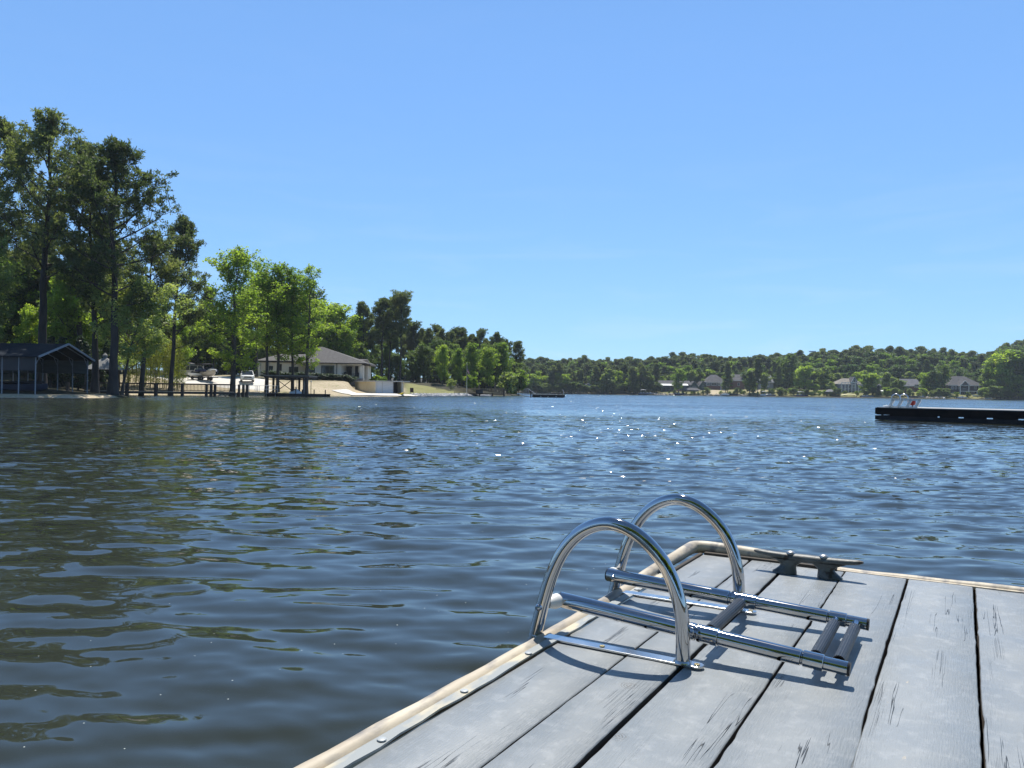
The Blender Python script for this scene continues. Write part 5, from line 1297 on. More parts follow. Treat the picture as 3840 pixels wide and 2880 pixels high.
def point_deck():
    Y0 = 163.0; xa, xb = gx(1702, Y0), gx(1893, Y0); zd = .62; D = thing('lakeside_deck', 'tan wooden deck with a baluster rail over the water right of the flagpole', 'deck', ((xa + xb) / 2, Y0, 0)); c = (xa + xb) / 2; w_ = xb - xa
    m = MB(); m.box((c, Y0 + 2.2, zd), (w_, 4.4, .12)); m.build('deck_boards', tan_rail, D, world=True); m = MB(); m.box((c, Y0 - .02, zd - .16), (w_, .08, .22)); m.build('joists', dark_plank, D, world=True)
    for yy in (Y0, Y0 + 4.4):
        m = MB(); m.box((c, yy, zd + 1.05), (w_, .12, .07)); m.box((c, yy, zd + .18), (w_, .05, .09)); m.build('rail', tan_rail, D, world=True); m = MB()
        for i in range(int(w_ / .16)): m.box((xa + .1 + i * .16, yy, zd + .6), (.05, .04, .85))
        m.build('balusters', tan_rail, D, world=True)
    for px in (1722, 1798, 1846, 1890): x = gx(px, Y0); MB().box((x, Y0 + .05, .0), (.34, .34, 3.2 if px == 1890 else 1.4)).build('pile', dark_plank, D, world=True)
    for px in (1796, 1856): x = gx(px, Y0 + 4); MB().box((x, Y0 + 4.1, zd + 1.2), (.12, .12, 2.4)).build('tall_post', grey_wood, D, world=True)
    x = gx(1798, Y0); B = thing('storage_bench', 'dark storage box hanging on the outside of the deck rail', 'box', (x, Y0 - .35, zd - .05)); MB().box((0, 0, .38), (1.5, .55, .72)).build('box_body', black_trim, B, bevel=.02); MB().box((0, -.02, .78), (1.56, .62, .08)).build('lid', canvas_black, B, bevel=.02)
    Fd = thing('picket_fence', 'short grey picket fence on the lawn left of the lakeside deck', 'fence', (gx(1640, 166), 166, 0)); xa, xb = gx(1636, 168), gx(1702, 166)
    m = MB(); z0 = gh(xa, 167) ; m.beam((xa, 168, z0 + .85), (xb, 166, 1.75), .05, .06)
    for i in range(24): k = i / 23; x = xa + (xb - xa) * k; y = 168 - 2 * k; m.box((x, y, z0 + .45 + (1.35 - z0) * k * .9), (.06, .04, .8))
    m.build('pickets', grey_wood, Fd, world=True)
point_deck()
def mid_float():
    Y = 150.0; a, b = gx(1998, Y), gx(2119, Y); c = (a + b) / 2; D = thing('swim_float', 'small dark square swim float in the middle of the lake', 'float', (c, Y, 0))
    m = MB(); m.box((c, Y + 2.2, .58), (b - a, 4.4, .10)); m.build('deck', grey_wood, D, world=True)
    m = MB()
    for yy in (Y + .02, Y + 4.38): m.box((c, yy, .30), (b - a - .06, .08, .46))
    for xx in (a + .06, b - .06): m.box((xx, Y + 2.2, .30), (.08, 4.2, .458))
    m.build('side_boards', M('black_float_boards', (.022, .016, .014), (.035, .027, .024), scale=3, rough=.8), D, world=True); m = MB(); m.box((c, Y + 2.2, -.02), (b - a - .6, 3.6, .26)); m.build('floats', tire, D, world=True)
    for px in (2028, 2056, 2086): x = gx(px, Y); MB().box((x, Y - .035, .22), (.28, .02, .09)).build('reflector', white_plastic, D, world=True)
    for px, h_ in ((1991, 1.25), (2101, 1.25)): x = gx(px, Y + .4); MB().tube([(x, Y + (.4 if px < 2000 else 4.2), -1.5), (x, Y + (.4 if px < 2000 else 4.2), h_)], .12, 8).build('pile', dark_plank, D, world=True)
    x = gx(2114, Y + 2); m = MB()
    for yy in (Y + 1.8, Y + 2.3): m.tube([(x, yy, .6), (x, yy, 1.25), (x - .1, yy, 1.45), (x - .3, yy, 1.50)], .04, 8)
    m.build('ladder_handle', galv, D, world=True)
    G = thing('gangway', 'thin handrail and gangway reaching the swim float from the wooded point', 'gangway', (gx(1975, Y + 20), Y + 20, 0)); m = MB()
    A = Vector((gx(1965, 185), 185, .35)); B = Vector((gx(2010, Y + 3), Y + 3, .5)); m.beam(A, B, 1.2, .08); m.build('walkway', grey_wood, G, world=True); m = MB()
    m.tube([A + Vector((0, 0, 1.3)), A.lerp(B, .4) + Vector((0, 0, 1.3)), B + Vector((0, 0, .1))], .04, 6)
    for k in (0, .2, .4, .6, .8): q = A.lerp(B, k); m.tube([q, q + Vector((0, 0, 1.3 if k <= .4 else 1.3 - (k - .4) * 2))], .03, 6)
    m.build('handrail', galv, G, world=True)
mid_float()

# ------------------------------------------------------------ neighbour's dock on the right with its ladder
def right_dock():
    P0 = Vector((gx(3288, 37.2), 37.2, 0)); dirv = Vector((4.1, -4.75, 0)).normalized(); L = 26.0; bk = Vector((-dirv.y, dirv.x, 0)) * 1.0
    D = thing('floating_dock', 'long dark floating dock reaching in from the right edge of the view', 'dock', (P0.x, P0.y, 0)); rz = math.atan2(dirv.y, dirv.x)
    black_b = M('black_stained_boards', (.010, .008, .008), (.018, .013, .012), scale=2.5, rough=.9, spec=.15); low_b = M('grey_black_boards', (.018, .018, .021), (.030, .029, .031), scale=2.5, rough=.9, spec=.2)
    def Q(s, o, z): return P0 + dirv * s + bk * o + Vector((0, 0, z))
    W = 3.0
    m = MB(); m.prism([Q(0, 0, .58), Q(L, 0, .58), Q(L, W, .58), Q(0, W, .58)], (0, 0, .035)); m.build('deck', M('pale_worn_deck', (.32, .31, .29), (.40, .39, .36), scale=3, rough=.7), D, world=True)
    m = MB(); m.beam(Q(.02, -.02, .415), Q(L, -.02, .415), .06, .325); m.beam(Q(.0, W + .02, .415), Q(L, W + .02, .415), .06, .325); m.beam(Q(-.02, -.05, .43), Q(-.02, W + .05, .43), .06, .30); m.build('upper_board', black_b, D, world=True)
    m = MB(); m.beam(Q(.02, -.02, .105), Q(L, -.02, .105), .06, .19); m.beam(Q(-.02, -.05, .115), Q(-.02, W + .05, .115), .06, .19); m.build('lower_board', low_b, D, world=True)
    m = MB()
    for s0, s1 in ((.62, 2.75), (2.85, 3.62), (3.85, 4.75), (5.0, 5.95), (6.3, 8), (8.3, 10), (10.3, 26)): m.beam(Q(s0, -.01, .226), Q(s1, -.01, .226), .05, .052)
    m.box(Q(.28, -.0, .235), (.10, .05, .05), rz=rz); m.beam(Q(.7, .25, .235), Q(L, .25, .235), .03, .06) if False else None
    m.build('spacer_blocks', black_b, D, world=True)
    m = MB(); m.prism([Q(.9, .15, -.25), Q(L, .15, -.25), Q(L, W - .15, -.25), Q(.9, W - .15, -.25)], (0, 0, .28)); m.build('float_drums', tire, D, world=True)
    # white slanted frame and chrome ladder: things of their own
    def s_of(px):
        lo, hi = 0, 8
        for _ in range(40):
            mid = (lo + hi) / 2; q = Q(mid, .25, 0)
            if 1920 + F * q.x / q.y < px: lo = mid
            else: hi = mid
        return mid
    Fm = thing('slanted_frame', 'white slanted rail frame standing at the left end of the right-hand dock', 'rail frame', tuple(Q(.5, .25, .615)), rz)
    pxs = [3336, 3368, 3401, 3434]; ss = [s_of(p) - .5 for p in pxs]; zt = gz(3390, 1499, 36.6) - .615
    lean = .20
    for s in ss: MB().beam((s, 0, 0), (s + lean, 0, zt), .115, .07, up=Vector((0, 1, 0))).build('post', white_plastic, Fm)
    MB().beam((ss[0] + lean - .05, 0, zt), (ss[3] + lean + .05, 0, zt), .07, .085).build('top_rail', white_plastic, Fm); MB().beam((ss[0], 0, .03), (ss[3], 0, .03), .06, .05).build('bottom_rail', white_plastic, Fm)
    Ld = thing('dock_ladder', 'grey hooped swim ladder on the left end of the right-hand dock', 'ladder', tuple(Q(.5, .05, .615)), rz)
    for k, (pa, pb, yo) in enumerate(((3351, 3383, .0), (3363, 3394, .55))):
        a, b = s_of(pa) - .5, s_of(pb) - .5; r = (b - a) / 2; H = gz(3370, 1478, 36.6) - .615 - r
        pts = [(a, yo, -.5)] + [(a, yo, H * .5)] + [((a + b) / 2 - r * math.cos(t), yo, H + r * math.sin(t)) for t in [math.pi * i / 14 for i in range(15)]] + [(b, yo, 0)]
        MB().tube(pts, .028, 12, upv=Vector((0, 1, 0))).build('hoop_rail', M('dull_chrome', (.55, .56, .58), rough=.25, metal=.9), Ld, smooth=True)
    for z in (-.1, .05): MB().beam((.03, 0, z), (.03, .55, z), .06, .03).build('step', galv, Ld)
    q = Q(s_of(3416) , .45, .615); Bu = thing('red_buoy', 'round red buoy ball behind the white slanted frame', 'buoy', tuple(q)); MB().lathe((0, 0, .12), [(.02, -.02), (.09, .0), (.135, .08), (.14, .15), (.125, .22), (.07, .28), (.03, .30)], 16).build('ball', M('red_plastic', (.26, .012, .012), rough=.45), Bu, smooth=True); MB().tube([(0, 0, 0), (0, 0, .14)], .03, 8).build('stem', black_trim, Bu)
    q = Q(.35, .3, .615); c = thing('dock_cleat', 'small pale cleat at the very left corner of the right-hand dock', 'cleat', tuple(q), rz); MB().tube([(-.18, 0, .06), (0, 0, .05), (.18, 0, .06)], [.012, .022, .012], 8).build('bar', galv, c); MB().box((0, 0, .025), (.12, .05, .05)).build('base', galv, c)
right_dock()
# ------------------------------------------------------------ far shore houses
def fhouse(name, label, px0, px1, Yh, py_base, py_eave, py_ridge, wall, roofm, kind='hip', depth=9, trim=white_paint, wins=(), extra=None, name2='house'):
    xa, xb = gx(px0, Yh), gx(px1, Yh); g = gz((px0 + px1) / 2, py_base, Yh); ze = gz((px0 + px1) / 2, py_eave, Yh); zr = gz((px0 + px1) / 2, py_ridge, Yh + depth * .4)
    D = thing(name, label, 'house', ((xa + xb) / 2, Yh, g))
    m = MB(); m.box(((xa + xb) / 2, Yh + depth / 2, (g - 2 + ze) / 2), (xb - xa, depth, ze - g + 2)); m.build('wall', wall, D, world=True)
    m = MB()
    if kind == 'hip': hip(m, xa, xb, Yh, Yh + depth, ze, zr - ze, ov=.6, inset=min(depth / 2, (xb - xa) * .42))
    elif kind == 'gx': gable_x(m, xa, xb, Yh, Yh + depth, ze, zr - ze)
    else: gable_y(m, xa, xb, Yh, Yh + depth, ze, zr - ze)
    m.build('roof', roofm, D, world=True)
    if kind == 'gx':
        m = MB(); m.prism([(xa, Yh, ze), (xb, Yh, ze), ((xa + xb) / 2, Yh, zr - .15)], (0, .3, 0)); m.build('gable', wall, D, world=True)
        m = MB(); k = (zr - ze) / ((xb - xa) / 2); xm = (xa + xb) / 2
        m.beam((xa - .4, Yh - .45, ze - .4 * k), (xm, Yh - .45, zr), .1, .22); m.beam((xb + .4, Yh - .45, ze - .4 * k), (xm, Yh - .45, zr), .1, .22); m.build('gable_trim', trim, D, world=True)
    if kind == 'gy':
        for xx in (xa, xb - .3): m = MB(); m.prism([(xx, Yh, ze), (xx, Yh + depth, ze), (xx, Yh + depth / 2, zr - .15)], (.3, 0, 0)); m.build('gable', wall, D, world=True)
    m = MB(); m.box(((xa + xb) / 2, Yh - (.62 if kind == 'hip' else .42), ze - .12), (xb - xa + 1.2, .12, .28)); 
    if kind != 'gx': m.build('fascia', trim, D, world=True)
    for (pc, pt, pb, pw, n) in wins:
        w_ = pw * Yh / F; h_ = (pb - pt) * Yh / F; window(D, gx(pc, Yh), Yh, gz(pc, (pt + pb) / 2, Yh), w_, h_, fm=trim, n=n, t=.14)
    if extra: extra(D, Yh, g, ze)
    return D
def porch(D, Yh, px0, px1, py_floor, py_top, col=white_paint, posts=4, rail=True, depth=2.5, floorm=None):
    xa, xb = gx(px0, Yh), gx(px1, Yh); y = Yh - depth; zf = gz(px0, py_floor, y); zt = gz(px0, py_top, y); zb = min(gh(xa, y), gh(xb, y)) - .2
    m = MB(); m.box(((xa + xb) / 2, Yh - depth / 2, zf), (xb - xa, depth, .22)); m.box(((xa + xb) / 2, y, zt), (xb - xa, .2, .30)); m.build('porch_beam', col, D, world=True)
    for i in range(posts): x = xa + (xb - xa) * i / (posts - 1); MB().box((x, y, (zb + zt) / 2), (.28, .28, zt - zb)).build('porch_post', col, D, world=True)
    if rail: m = MB(); m.box(((xa + xb) / 2, y + .02, zf + 1.0), (xb - xa, .1, .1)); m.build('porch_rail', col, D, world=True)

fhouse('small_house', 'small pale grey house half hidden in the trees of the far shore, left part', 2192, 2222, 455, 1466, 1448, 1437, M('pale_grey_siding', (.35, .38, .40), rough=.8), dark_shingle, 'gx', wins=((2207, 1452, 1459, 5, 1),), depth=8)
def ex_awn(D, Yh, g, ze):
    for a, b, sl in ((2474, 2526, 10), (2556, 2580, 4)):
        xa, xb = gx(a, Yh - 2), gx(b, Yh - 2); zt = gz(a, 1439.5, Yh - 1); zb = gz(a, 1445.5, Yh - 3)
        m = MB(); m.prism([(xa + .8, Yh - .3, zt), (xb - .1, Yh - .3, zt), (xb, Yh - 3.2, zb), (xa, Yh - 3.2, zb)], (0, 0, .08)); m.build('white_awning', white_paint, D, world=True)
    porch(D, Yh, 2474, 2582, 1460, 1447, col=M('slate_post', (.10, .11, .13), rough=.8), posts=7, depth=3.2)
fhouse('lake_house', 'dark low house with two bright white awnings on the far shore', 2470, 2590, 438, 1478, 1443, 1427, M('dark_slate_siding', (.05, .055, .065), (.07, .075, .085), scale=1, rough=.8), dark_shingle, 'gy', trim=black_trim, extra=ex_awn, depth=9, wins=((2500, 1448, 1457, 9, 3), (2568, 1448, 1457, 6, 2)))
fhouse('green_house', 'dark green gabled house just right of the white-awninged house, left gable', 2588, 2618, 437, 1472, 1449, 1429, green_siding, dark_shingle, 'gx', trim=M('grey_trim', (.16, .18, .17), rough=.8), depth=9, wins=((2602, 1448, 1456, 10, 3),))
fhouse('green_house', 'dark green gabled house next to the hipped brick-based house, right gable', 2622, 2648, 440, 1468, 1446, 1430, green_siding, dark_shingle, 'gx', trim=M('grey_trim2', (.16, .18, .17), rough=.8), depth=9, wins=((2636, 1446, 1452, 7, 2),))
def ex_big(D, Yh, g, ze):
    xa, xb = gx(2648, Yh), gx(2718, Yh); m = MB(); m.box(((xa + xb) / 2, Yh - .12, gz(2680, 1454, Yh)), (xb - xa, .25, 2.0)); m.build('brick_base', brick, D, world=True)
    porch(D, Yh, 2700, 2722, 1460, 1434, posts=3, depth=2)
fhouse('lake_house', 'large far-shore house with tall dark hipped roof, white windows and brick base', 2648, 2722, 440, 1461, 1433, 1405, M('grey_upper_wall', (.10, .10, .11), rough=.8), dark_shingle, 'hip', depth=11, wins=((2655, 1436, 1445, 12, 2), (2677, 1436, 1445, 17, 3), (2697, 1436, 1445, 8, 2), (2690, 1451, 1459, 20, 4)), extra=ex_big)
fhouse('brick_house', 'red brick wing with a dark roof and pale eave behind the tall dark-roofed house', 2744, 2792, 448, 1456, 1427, 1404, brick, dark_shingle, 'gy', depth=12, wins=((2770, 1436, 1446, 6, 1),))
fhouse('grey_house', 'grey roofed far-shore house half hidden behind a pale green tree', 2836, 2900, 446, 1457, 1433, 1406, M('grey_white_wall', (.22, .22, .23), rough=.8), M('mid_grey_shingles', (.13, .13, .14), (.17, .17, .18), scale=.8, rough=.9), 'gy', depth=12, wins=((2850, 1438, 1450, 10, 2), (2880, 1438, 1448, 8, 2)))
def ex_blue(D, Yh, g, ze):
    porch(D, Yh, 3148, 3236, 1462, 1434, posts=8, depth=2.8)
    for a, b, pe, pr in ((3192, 3212, 1432, 1413),):
        xa, xb = gx(a, Yh - .5), gx(b, Yh - .5); z0 = gz(a, pe, Yh); z1 = gz(a, pr, Yh); xm = (xa + xb) / 2
        m = MB(); m.prism([(xa, Yh - 1, g), (xb, Yh - 1, g), (xb, Yh - 1, z0), (xm, Yh - 1, z1 - .15), (xa, Yh - 1, z0)], (0, 3, 0)); m.build('gable_bay', slate_blue, D, world=True)
        m = MB(); m.beam((xa - .3, Yh - 1.2, z0 - .3), (xm, Yh - 1.2, z1), .1, .25); m.beam((xb + .3, Yh - 1.2, z0 - .3), (xm, Yh - 1.2, z1), .1, .25); m.box((xm, Yh - 1.15, z0 - .2), (xb - xa, .1, .22)); m.build('gable_trim', white_paint, D, world=True)
        m = MB(); gable_x(m, xa, xb, Yh - 1, Yh + 5, z0, z1 - z0, ov=.3); m.build('bay_roof', dark_shingle, D, world=True)
        window(D, xm, Yh - 1.02, gz(3202, 1430, Yh), 1.0, 1.6, fm=white_paint, t=.2)
        window(D, xm, Yh - 1.02, gz(3202, 1448, Yh), 1.4, 1.9, fm=white_paint, n=2, t=.2)
fhouse('blue_house', 'two-storey blue-grey house with white trim, tan roof and steep gable bay', 3142, 3240, 424, 1482, 1440, 1419, slate_blue, tan_shingle, 'hip', depth=10, wins=((3155, 1447, 1457, 8, 2), (3172, 1447, 1457, 7, 2), (3184, 1447, 1457, 6, 1), (3222, 1446, 1457, 8, 2), (3165, 1467, 1476, 14, 3), (3215, 1467, 1476, 14, 3)), extra=ex_blue)
fhouse('grey_house', 'dark grey roofed house mostly hidden behind trees, right of the blue-grey house', 3290, 3350, 440, 1472, 1445, 1418, M('dark_wall', (.08, .08, .09), rough=.8), dark_shingle, 'gy', depth=11)
fhouse('boat_house', 'low white-roofed boathouse on the grass right of the blue-grey house', 3302, 3342, 410, 1476, 1467, 1463, M('cream_siding', (.35, .34, .28), rough=.8), white_paint, 'gy', depth=5)
def ex_br(D, Yh, g, ze):
    window(D, gx(3438, Yh), Yh, gz(3438, 1448, Yh), 2.4, 1.6, fm=white_paint, n=2, t=.15)
fhouse('brick_house', 'brick house with steep grey gabled roofs behind the swim ladder of the right-hand dock', 3392, 3456, 424, 1478, 1447, 1421, brick, M('blue_grey_shingles', (.10, .10, .115), (.13, .13, .145), scale=.8, rough=.9), 'gy', depth=12, wins=((3405, 1452, 1460, 6, 1), (3425, 1466, 1474, 8, 2)), extra=ex_br)
def ex_brown(D, Yh, g, ze):
    px0, px1 = 3601, 3633; y = Yh - 2.6; xa, xb = gx(px0, y), gx(px1, y); xm = (xa + xb) / 2; z0 = gz(3617, 1444, y); z1 = gz(3617, 1428, y)
    m = MB(); gable_x(m, xa, xb, y, Yh + 4, z0, z1 - z0, ov=.5); m.build('gable_roof', dark_shingle, D, world=True)
    m = MB(); m.prism([(xa, y, z0), (xb, y, z0), (xm, y, z1 - .3)], (0, .3, 0)); m.build('gable', brown_siding, D, world=True)
    m = MB(); m.beam((xa - .5, y - .55, z0 - .45), (xm, y - .55, z1), .1, .3); m.beam((xb + .5, y - .55, z0 - .45), (xm, y - .55, z1), .1, .3); m.box((xm, y - .1, z0 - .1), (xb - xa + .3, .2, .28)); m.build('gable_trim', white_paint, D, world=True)
    zb = gz(3617, 1484, y)
    for x in (xa, xb): MB().box((x, y, (z0 + zb) / 2), (.38, .38, z0 - zb)).build('porch_post', white_paint, D, world=True)
    xc = gx(3664, y); MB().box((xc, y, (gz(3664, 1467, y) + zb) / 2), (.32, .32, gz(3664, 1467, y) - zb)).build('porch_post', white_paint, D, world=True)
    m = MB(); m.box(((xa + xc) / 2, y, gz(3630, 1467, y)), (xc - xa, .2, .34)); m.box((xm, y, gz(3617, 1459, y)), (xb - xa, .1, .12)); m.build('porch_beam', white_paint, D, world=True)
    m = MB(); m.box(((xa + xc) / 2, y + 1.3, gz(3630, 1467, y) + .1), (xc - xa, 2.4, .15)); m.build('porch_floor', grey_wood, D, world=True)
    m = MB(); m.beam((xc, y, gz(3664, 1466, y)), (xc + 1.8, y, gz(3664, 1450, y) - .4), .12, .12); m.beam((xc + .3, y, gz(3664, 1484, y)), (xc + 2.3, y, gz(3664, 1468, y)), .12, .12); m.build('stair_rail', white_paint, D, world=True)
fhouse('brown_house', 'dark brown two-storey house with wide grey roof and white-framed gable porch', 3558, 3684, 416, 1484, 1445, 1411, brown_siding, dark_shingle, 'hip', depth=13,
       wins=((3572, 1449, 1459, 6, 2), (3584, 1449, 1459, 5, 2), (3595, 1451, 1459, 3, 1), (3658, 1449, 1459, 8, 3), (3672, 1449, 1459, 4, 1), (3574, 1473, 1480, 7, 2), (3587, 1473, 1480, 5, 1), (3597, 1473, 1480, 3, 1), (3617, 1449, 1458, 10, 2), (3617, 1470, 1482, 12, 2), (3648, 1471, 1482, 10, 2)), extra=ex_brown)

# ------------------------------------------------------------ far shore docks and boats
def far_dock(px0, px1, Y, label, h=.55, posts=True, roof=None, rail=False, name='far_dock'):
    xa, xb = gx(px0, Y), gx(px1, Y); c = (xa + xb) / 2; D = thing(name, label, 'dock', (c, Y, 0))
    m = MB(); m.box((c, Y + 1.2, h), (xb - xa, 2.4, .16)); m.build('deck', grey_wood if not roof else dark_plank, D, world=True); n = max(2, int((xb - xa) / 2.5))
    for i in range(n + 1): x = xa + .1 + (xb - xa - .2) * i / n; MB().tube([(x, Y + .1, -1), (x, Y + .1, h + (.6 if posts else 0))], .12, 6).build('post', dark_plank, D, world=True)
    m = MB(); m.box((c, Y + .0, h - .22), (xb - xa, .08, .30)); m.build('skirt', dark_plank, D, world=True)
    if roof:
        zt = 3.0; m = MB(); hip(m, xa + .2, xb - .2, Y, Y + 4.5, zt, 1.3, ov=.5, inset=2.2); m.build('roof', roof, D, world=True)
        for x in (xa + .3, xb - .3):
            for y in (Y + .2, Y + 4.3): MB().box((x, y, zt / 2 + .2), (.2, .2, zt - .4)).build('roof_post', dark_plank, D, world=True)
    if rail: m = MB(); m.box((c, Y, h + .95), (xb - xa, .08, .1)); [m.box((xa + (xb - xa) * i / 14, Y, h + .5), (.08, .08, .9)) for i in range(15)]; m.build('rail', tan_rail, D, world=True)
far_dock(2395, 2460, 424, 'low dark dock holding a pontoon boat left of the white-awninged house', h=.45)
far_dock(2570, 2628, 421, 'wooden dock with a dark roofed shelter below the green gabled houses', roof=dark_shingle)
far_dock(2632, 2662, 419, 'raised railed landing right of the roofed dock on the far shore', h=1.6, rail=True)
far_dock(2706, 2772, 416, 'dark dock with a covered boat below the brick wing', h=.5)
far_dock(2846, 2912, 414, 'long low dark dock in front of the grassy bank on the far shore', h=.5)
far_dock(3030, 3088, 411, 'thin grey dock with several posts right of the white-canopied boat', h=.5)
far_dock(3100, 3150, 408, 'dock with a grey pyramid-roofed shelter left of the blue-grey house', roof=M('pale_grey_shingles', (.16, .16, .17), rough=.9))
far_dock(3212, 3280, 406, 'low grey dock with covered boats right of the blue-grey house', h=.5)
far_dock(3300, 3350, 404, 'brown railed landing below the white-roofed boathouse', h=.6, rail=True)
far_dock(3560, 3668, 400, 'long grey dock with many piles in front of the dark brown house', h=.7)
def fb(px, Y, L, hm, label, canopy=None, rz=0, z=.05, **k): return small_boat('moored_boat', label, (gx(px, Y), Y, z), rz, L, 2.4, 1.0, hm, canopy=canopy, **k)
awn_w = M('white_canvas', (.72, .72, .70), rough=.8); awn_y = M('pale_yellow_canvas', (.62, .56, .30), (.56, .50, .26), scale=1, rough=.8); red_c = M('maroon_canvas', (.12, .04, .05), rough=.8)
fb(2415, 421, 6, M('grey_blue_hull', (.12, .13, .17), rough=.4), 'pontoon boat with a small white top at the left end of the far docks', awn_w)
fb(2440, 421.5, 7, M('grey_hull', (.25, .26, .28), rough=.4), 'long grey pontoon boat with railings beside the white-topped pontoon boat', None)
fb(2547, 419, 6.5, navy_gel, 'boat under a long maroon canopy below the white-awninged house', red_c)
fb(2722, 412, 5.5, white_gel, 'white boat with a dark base tied at the dock below the brick wing', None, rz=rad(15))
fb(2750, 413, 6, canvas_black, 'dark covered boat right of the white boat below the brick wing', None, console=False, cover=canvas_black)
fb(2868, 411, 5, white_gel, 'small white boat at the left end of the low dock by the grassy bank', awn_w)
fb(2890, 411, 5.5, M('grey_hull2', (.16, .16, .18), rough=.4), 'dark boat right of the small white boat at the low dock', None)
fb(3005, 409, 7, navy_gel, 'dark blue boat under a rounded white canopy in front of the large far-shore tree', awn_w)
fb(3252, 403.5, 7, M('grey_hull3', (.22, .23, .25), rough=.4), 'grey boat with a folded cover right of the yellow-topped lift', None)
fb(3432, 401, 6, M('dark_hull4', (.07, .075, .09), rough=.4), 'dark covered boat below the brick house behind the right-hand dock', None, console=False, cover=M('grey_cover', (.20, .20, .21), rough=.8))
fb(3462, 401, 6, M('tan_hull', (.40, .33, .25), rough=.5), 'tan boat on the shore right of the brick house', None)
fb(3608, 397, 5.5, M('pale_hull', (.42, .42, .43), rough=.4), 'pale boat at the left of the long grey dock', None)
small_boat('cabin_cruiser', 'white boat with a slanted cabin windscreen beside the dark brown house', (gx(3672, 404), 404, 1.1), rad(180), 7.0, 2.5, 1.1, white_gel, console=True)
def ylift():
    Y = 405; xa, xb = gx(3152, Y), gx(3210, Y); D = thing('boat_lift', 'boat lift under a long pale yellow canopy in front of the blue-grey house', 'boat lift', ((xa + xb) / 2, Y, 0)); rings = []
    for i in range(9):
        u = i / 8; z = 1.6 + .5 * math.sin(math.pi * u); rings.append([(xa + (xb - xa) * u, Y - 1.4, z - .35), (xa + (xb - xa) * u, Y, z), (xa + (xb - xa) * u, Y + 1.4, z - .35), (xa + (xb - xa) * u, Y + 1.4, z - .5), (xa + (xb - xa) * u, Y, z - .12), (xa + (xb - xa) * u, Y - 1.4, z - .5)])
    m = MB(); m.loft(rings); m.build('canopy', awn_y, D, world=True)
    for x in (xa + .4, xb - .4):
        for y in (Y - 1.2, Y + 1.2): MB().tube([(x, y, -1), (x, y, 1.3)], .1, 6).build('post', dark_plank, D, world=True)
ylift()
b = thing('mooring_buoy', 'tiny white buoy on the water left of the long grey dock', 'buoy', (gx(3541, 385), 385, 0)); MB().lathe((0, 0, -.1), [(.05, 0), (.4, .2), (.5, .5), (.3, .85), (.05, .95)], 10).build('float_ball', white_plastic, b, smooth=True)
# stony bits of far bank
def far_rocks():
    rng = np.random.RandomState(8); m = MB()
    for px0, px1, n in ((2455, 2530, 60), (2650, 2700, 30), (2770, 2800, 20), (3470, 3540, 50), (3690, 3730, 30)):
        for k in range(n):
            px = rng.uniform(px0, px1); Y = np.interp(px, [2400, 2700, 3000, 3400, 3840], [417, 411, 406, 398, 390]) + rng.uniform(-.2, 4); x = gx(px, Y); s = rng.uniform(.3, 1.1); z = gh(x, Y) + s * .2
            R = Matrix.Rotation(rng.rand() * 6.28, 3, Vector(rng.normal(0, 1, 3)).normalized())
            vs = [R @ Vector((a * s, b_ * s * .8, c * s * .6)) + Vector((x, Y, z)) for a, b_, c in ((1, 0, 0), (-1, 0, 0), (0, 1, 0), (0, -1, 0), (0, 0, 1), (0, 0, -1))]
            m.add(vs, [(0, 2, 4), (2, 1, 4), (1, 3, 4), (3, 0, 4), (2, 0, 5), (1, 2, 5), (3, 1, 5), (0, 3, 5)])
    tag(m.build('bank_stones', M('tan_bank_stone', (.30, .25, .18), (.42, .36, .27), scale=.5, rough=.9)), kind='stuff')
far_rocks()

# ------------------------------------------------------------ far shore trees
def fm(seed, H, kind, R, t0, lm, lf, sh, limbs=24, subs=7): return far_model('tree', gen_tree(seed, H, kind, R, t0, .26, limbs, subs, lf, shape=sh), pine_bark if kind == 'pine' else bark, lm)
FP = [fm(101, 20, 'pine', 3.6, .45, pine_leaf, ('coarse', .50, 3, 1.0), 'dome'), fm(102, 20, 'pine', 3.0, .35, pine_leaf, ('coarse', .50, 3, 1.0), 'oval'), fm(103, 20, 'pine', 4.0, .52, pine_leaf, ('coarse', .50, 3, 1.0), 'umbrella')]
FB = [fm(111, 14, 'broad', 4.4, .12, spring_leaf, ('leaf', .40, 7, 1.2), 'oval'), fm(112, 14, 'broad', 5.0, .10, mid_leaf, ('leaf', .40, 7, 1.2), 'dome'), fm(113, 14, 'broad', 4.0, .12, mid_leaf, ('leaf', .4, 7, 1.2), 'oval'), fm(114, 14, 'broad', 4.6, .08, pale_leaf, ('leaf', .5, 8, 1.0), 'oval')]
SKX = [1960, 2100, 2300, 2450, 2560, 2700, 2780, 2850, 2950, 3030, 3120, 3200, 3300, 3400, 3500, 3600, 3680, 3730, 3770, 3840, 3950]
SKY_ = [1352, 1349, 1352, 1350, 1338, 1340, 1350, 1340, 1335, 1328, 1322, 1314, 1314, 1318, 1320, 1328, 1332, 1320, 1296, 1290, 1290]
def sky(px): return float(np.interp(px, SKX, SKY_))
def fplace(models, Hm, name, px, Y, top, k, label, cat, group, wmul=1.0):
    x = gx(px, Y, 1400); g = gh(x, Y); H = gz(px, top, Y) - g; s = H / Hm; q = s * rngT.uniform(.9, 1.15) * wmul
    put_far(name, models[k % len(models)], label, cat, (x, Y, g - .2), group, rngT.rand() * 6.28, (q, q, s))
# skyline pines
i = 0; px = 1955
while px < 3900:
    Y = 520 + rngT.uniform(-14, 30); fplace(FP, 20, 'pine_tree', px, Y, sky(px) + rngT.uniform(-9, 10), i, 'one of the dark pines on the skyline of the far hill', 'pine tree', 'pines on the skyline of the far hill', wmul=rngT.uniform(.9, 1.3)); i += 1; px += rngT.uniform(10, 16.5)
